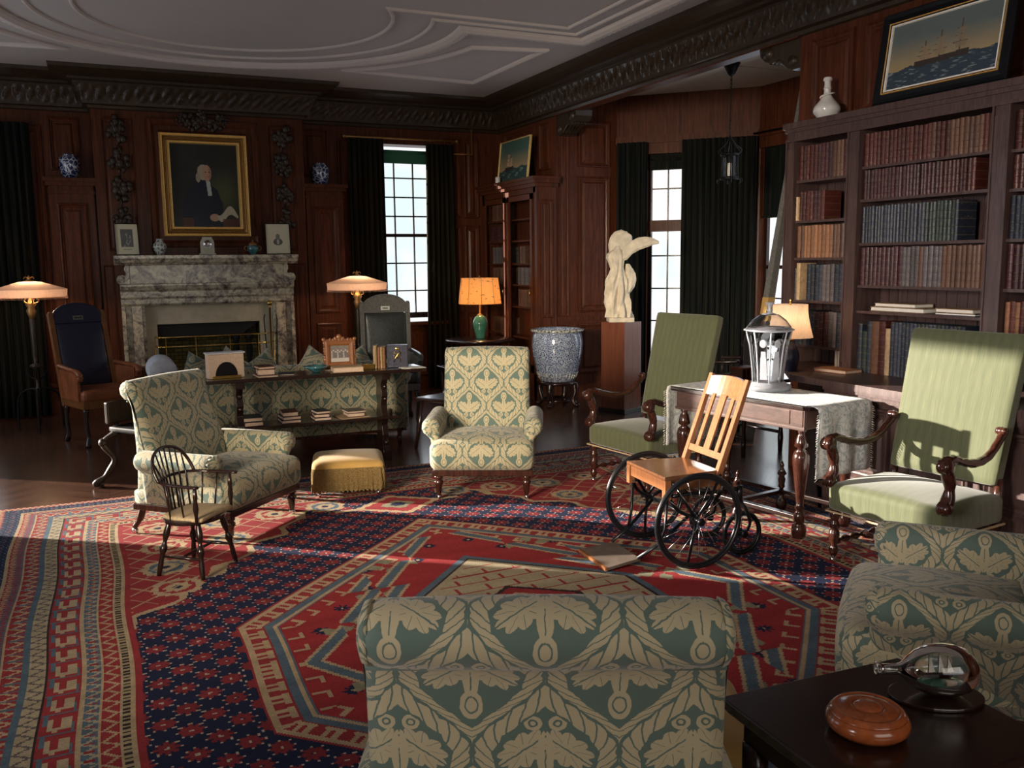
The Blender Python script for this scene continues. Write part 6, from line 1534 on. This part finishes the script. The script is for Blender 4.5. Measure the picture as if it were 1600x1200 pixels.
# local x across (width), y along
def C_(name,f,mat='case',bv=.003): b=MB(); f(b); return b.build(name,mat,ct,bevel=bv)
C_('table_top',lambda b:b.box(-.25,.25,-.54,.54,.745,.768),'dark')
def f(b):
    for s in (-1,1): b.box(s*.225-.012,s*.225+.012,-.50,.50,.635,.745); b.box(s*.232-.012,s*.232+.012,-.505,.505,.628,.645)
    for s in (-1,1): b.box(-.225,.225,s*.49-.012,s*.49+.012,.635,.745)
C_('apron',f,'table_oak')
def f(b): b.box(-.241,-.236,-.40,.43,.655,.735); b.box(-.241,-.236,-.49,-.42,.65,.74)
C_('drawer',f,'table_oak')
lp=[(.030,0),(.040,.02),(.044,.045),(.038,.075),(.020,.092),(.034,.10),(.034,.135),(.026,.15),(.018,.165),(.030,.18),(.020,.195),(.024,.24),(.036,.34),(.046,.43),(.048,.47),(.040,.50),(.018,.52),(.040,.535),(.034,.56),(.028,.59),(.018,.605),(.024,.62),(.018,.635)]
for sx in (-1,1):
    for sy in (-1,1): b=MB(); b.lathe(lp,(sx*.205,sy*.46,0),18); b.build('leg','mahog',ct)
C_('stretcher',lambda b:[b.box(s*.205-.02,s*.205+.02,-.45,.45,.105,.13) for s in (-1,1)]+[b.box(-.20,.20,-.02,.02,.105,.13)],'dark')
for s in (-1,1):
    for y in (0,):
        b=MB(); b.lathe([(.010,.13),(.022,.145),(.018,.165),(.024,.19),(.016,.215),(.030,.23),(.014,.26),(.010,.27),(.014,.285),(.004,.31),(0,.312)],(s*.205,y,0),14); b.lathe([(.030,.0),(.036,.03),(.030,.06),(.014,.08),(.020,.105)],(s*.205,y,0),14); b.build('finial','mahog',ct)
# runner: lies along the top and hangs down at both ends
b=MB(); nx_,ns=16,60; w0,w1=-.235,.245; L=1.12; D=.42; vs=[];fs=[]
for j in range(ns+1):
    s=-(L/2+D)+(L+2*D)*j/ns
    for i in range(nx_+1):
        x=w0+(w1-w0)*i/nx_
        if abs(s)<=L/2: y,z=s,.772
        else:
            e=abs(s)-L/2; sg=1 if s>0 else -1; r=.035; 
            if e<r*PI/2: y=sg*(L/2+r*math.sin(e/r)); z=.772-r*(1-math.cos(e/r))
            else: y=sg*(L/2+r+.010*math.sin(x*38+1)*min(1,(e-.05)*6)); z=.772-r-(e-r*PI/2)
        vs.append((x*(1+.04*max(0,abs(s)-L/2)),y,z))
for j in range(ns):
    for i in range(nx_): a=j*(nx_+1)+i; fs.append((a,a+1,a+nx_+2,a+nx_+1))
b.add(vs,fs,None,True); ru=b.build('table_runner','runner'); ru.location=(3.69,4.34,.012); ru.rotation_euler=(0,0,R(9.5)); m_=ru.modifiers.new('t','SOLIDIFY'); m_.thickness=.004; m_.offset=1
tag(ru,'silver and blue-green brocade runner draped over both ends of the console table','table runner')
rnd=random.Random(5)
for x_,sg in ((w0,1),(w1,1),(w0,-1),(w1,-1)):
    b=MB()
    for k in range(150):
        s=-(L/2+D)+(L+2*D)*k/150
        if abs(s)<L/2+.05 or s*sg<0: continue
        z=.772-.035-(abs(s)-L/2-.055); y=(1 if s>0 else -1)*(L/2+.036); dx=-.022 if x_<0 else .022
        b.tube([(x_,y,z),(x_+dx,y+rnd.uniform(-.004,.004),z-.010+rnd.uniform(-.004,.004))],.0022,3)
    b.build('fringe','paper',ru)
gl=thing('glass_lantern','engraved eight-sided glass centrepiece with a domed lid on the console table','glass centrepiece',(3.745,4.36,.789),10); gl.scale=(1.12,1.12,1.06)
b=MB(); b.lathe([(.0,.0),(.085,.0),(.118,.008),(.128,.022),(.124,.034),(.10,.036),(.095,.05),(.0,.05)],seg=40); b.build('base_dish','frost',gl)
b=MB(); b.lathe([(.078,.05),(.082,.12),(.098,.26),(.118,.345),(.114,.345),(.094,.26),(.078,.12),(.074,.05)],seg=8,cap=False); b.build('glass_body','glass',gl)
for k in range(8):
    a=2*PI*k/8; c_,s_=math.cos(a),math.sin(a); b=MB(); b.tube([(.080*c_,.080*s_,.05),(.084*c_,.084*s_,.12),(.100*c_,.100*s_,.26),(.120*c_,.120*s_,.345)],.0045,6); b.build('rib','frost',gl)
for k in (4,5,6,7):      # etched figures on the visible faces
    a=2*PI*(k+.5)/8; m_=T(0,0,0,0,0,math.degrees(a)+90)
    b=MB(); b.m=m_
    def yy(z): return -(.0745+(.0)*z+ (.115-.078)*.92*((z-.05)/.295)**1.35*1.0+.0035)
    for (x0,x1,z0,z1) in ((-.020,.020,.07,.20),(-.014,.014,.20,.235)): b.add([(x0,yy(z0),z0),(x1,yy(z0),z0),(x1*.8,yy(z1),z1),(x0*.8,yy(z1),z1),(x0,yy(z0)+.002,z0),(x1,yy(z0)+.002,z0),(x1*.8,yy(z1)+.002,z1),(x0*.8,yy(z1)+.002,z1)],[(0,1,2,3),(7,6,5,4),(0,4,5,1),(2,6,7,3)])
    b.sphere((0,yy(.28)+.002,.28),(.019,.003,.024),12,8); b.build('etched_figure','frost',gl)
b=MB(); b.lathe([(.118,.345),(.136,.350),(.136,.358),(.112,.366)],seg=8,cap=False); b.build('rim','frost',gl)
b=MB(); b.lathe([(.130,.356),(.118,.372),(.090,.412),(.055,.440),(.030,.448),(.026,.444),(.052,.435),(.086,.407),(.114,.368)],seg=24,cap=False); b.build('lid','glass',gl)
b=MB(); b.lathe([(.030,.446),(.014,.455),(.018,.468),(.010,.478),(.020,.500),(.024,.512),(.016,.512),(.0,.49)],seg=10); b.build('finial','frost',gl)

# ------------------------------------------------------------ near side table with the bottled ship
nt_=thing('side_table','dark wooden side table in the lower right foreground','table',(1.495,1.345,0),-3)
b=MB(); b.box(-.26,.27,-.225,.225,.575,.60); b.build('table_top','dark',nt_,bevel=.004)
b=MB(); b.box(-.25,.26,-.215,.215,.565,.575); b.box(-.22,.23,-.19,.19,.50,.565); b.build('apron','dark',nt_,bevel=.003)
for x in (-.20,.21):
    for y in (-.17,.17): b=MB(); b.lathe([(.022,0),(.028,.06),(.018,.09),(.030,.20),(.022,.35),(.030,.42),(.030,.50)],(x,y,0),14); b.build('leg','dark',nt_)
rb_=thing('round_box','round turned red-brown wooden box with a knobbed lid on the side table','box',(1.432,1.325,.601))
b=MB(); b.lathe([(.055,0),(.074,.004),(.085,.016),(.086,.028),(.080,.040),(.078,.041)],seg=48); b.build('body','boxwood',rb_)
b=MB(); b.lathe([(.079,.0405),(.078,.044),(.070,.052),(.066,.0525),(.064,.050),(.061,.0515),(.036,.056),(.033,.0555),(.031,.052),(.029,.057),(.020,.060),(.0,.061)],seg=48); b.build('lid','boxwood',rb_)
bs=thing('ship_in_bottle','glass bottle lying on its side with a tiny sailing ship inside','ship in a bottle',(1.685,1.365,.601),-28)
b=MB(); b.prism([(.105*math.cos(a)*1.0,.075*math.sin(a)) for a in np.linspace(0,2*PI,40,endpoint=False)],0,.008,'z'); b.build('stand','dark',bs,bevel=.002)
pr=[(.0,.088),(.018,.087),(.034,.080),(.050,.062),(.058,.035),(.060,.01),(.056,-.02),(.044,-.048),(.028,-.068),(.016,-.080),(.0125,-.092),(.0125,-.122),(.015,-.126),(.017,-.130),(.017,-.137),(.011,-.138)]
inn=[(max(0,r-.0022),z-(.002 if z>.08 else 0)) for r,z in pr[:-2]]
b=MB(); b.m=T(0.0,0,.066,0,90,0); b.lathe(pr+[(.0095,-.136)]+inn[::-1],seg=40,cap=False); b.m=Matrix.Identity(4)
bo=b.build('bottle','glass',bs)
b=MB(); b.sphere((.008,0,.031),(.060,.036,.014),16,8,lambda v:1+.05*math.sin(9*v[0]+5*v[1])); b.build('sea','green_sea' if 'green_sea' in M else 'celadon',bs)
b=MB(); b.prism([(-.030,.048),(-.036,.056),(.034,.056),(.028,.047)],-.006,.006,'y'); b.build('hull','dark',bs)
b=MB()
for x,h in ((-.020,.103),(.002,.110),(.022,.100)): b.tube([(x,0,.054),(x,0,h)],.0009,5)
b.tube([(-.034,0,.055),(-.050,0,.062)],.0007,4); b.build('mast','dark',bs)
b=MB()
for x,h in ((-.020,.103),(.002,.110),(.022,.100)):
    b.add([(x+.001,0,.060),(x+.017,.004,.060),(x+.001,0,h-.006),(x+.001,-.0012,.060),(x+.017,.0028,.060),(x+.001,-.0012,h-.006)],[(0,1,2),(5,4,3),(0,3,4,1),(1,4,5,2),(2,5,3,0)])
b.build('sail','paper',bs)
b=MB(); b.box(.012,.034,-.030,-.018,.040,.050); b.build('tiny_houses','pages',bs)

# ------------------------------------------------------------ things in the alcove
bc=thing('arched_chair','dark wooden chair with a solid arched back in the alcove, behind the striped chair','chair',(5.42,6.85,0),-150)
b=MB(); b.prism([(-.17,.42),(.17,.42),(.17,.80)]+[(.17*math.cos(a),.80+.17*math.sin(a)) for a in np.linspace(0.1,PI-.1,12)]+[(-.17,.80)],.17,.20,'y'); b.build('backrest','dark',bc,bevel=.004)
b=MB(); b.box(-.21,.21,-.22,.20,.40,.44); b.build('seat','dark',bc,bevel=.005)
for s in (-1,1):
    b=MB(); b.tube(crv([(s*.20,.18,.66),(s*.24,0,.65),(s*.24,-.18,.64)],4),.016,8); b.tube([(s*.23,-.17,.44),(s*.24,-.17,.64)],.014,8); b.build('arm','dark',bc)
    for y in (-.18,.17): b=MB(); b.lathe([(.02,0),(.016,.1),(.024,.2),(.018,.3),(.022,.40)],(s*.17,y,0),10); b.build('leg','dark',bc)
at=thing('alcove_table','low dark table in the alcove behind the console table','table',(4.84,6.00,0),8)
b=MB(); b.box(-.24,.30,-.30,.32,.58,.61); b.build('table_top','dark',at,bevel=.004)
for x in (-.19,.25):
    for y in (-.25,.27): b=MB(); b.lathe([(.018,0),(.024,.12),(.016,.2),(.024,.4),(.018,.5),(.024,.58)],(x,y,0),12); b.build('leg','dark',at)
b=MB(); b.tube([(-.19,-.25,.16),(-.19,.27,.16)],.014,8); b.tube([(.25,-.25,.16),(.25,.27,.16)],.014,8); b.build('stretcher','dark',at)
rk=thing('wooden_rack','small reddish slatted wooden rack on the low alcove table','rack',(4.92,6.02,.611),8)
b=MB(); b.box(-.10,.10,-.07,.07,.075,.087); b.build('top','boxwood',rk)
for k in range(5): b=MB(); b.box(-.10+.047*k,-.088+.047*k,-.066,.066,0,.075); b.build('slat','cherry',rk)
# pole leaning in the alcove beside the bookcase
lo=thing('leaning_pole','pale grey square tapering pole leaning against the end of the bookcase','pole',(5.2,6.32,.0))
b=MB(); P0=Vector((0,0,.0)); P1=Vector((0,-.66,3.30))
b.loft([[tuple(P0.lerp(P1,t)+Vector((sx*(.048-.034*t),sy*(.048-.034*t),0))) for sx,sy in ((-1,-1),(1,-1),(1,1),(-1,1))] for t in (0,.5,1)],True,True,smooth=False); b.build('shaft','greymetal',lo)
b=MB(); P=[P0.lerp(P1,t) for t in (.335,.385)]; b.loft([[tuple(p+Vector((sx*.037,sy*.037,0))) for sx,sy in ((-1,-1),(1,-1),(1,1),(-1,1))] for p in P],True,True,smooth=False); b.build('yellow_label','velvet',lo)
# papers and an open book on the ledge
flatbook('stack of brown papers on the bookcase ledge beside the lamp',4.45,4.50,.846,.16,.26,.022,'tan',6,None,'paper_stack','pages','papers')
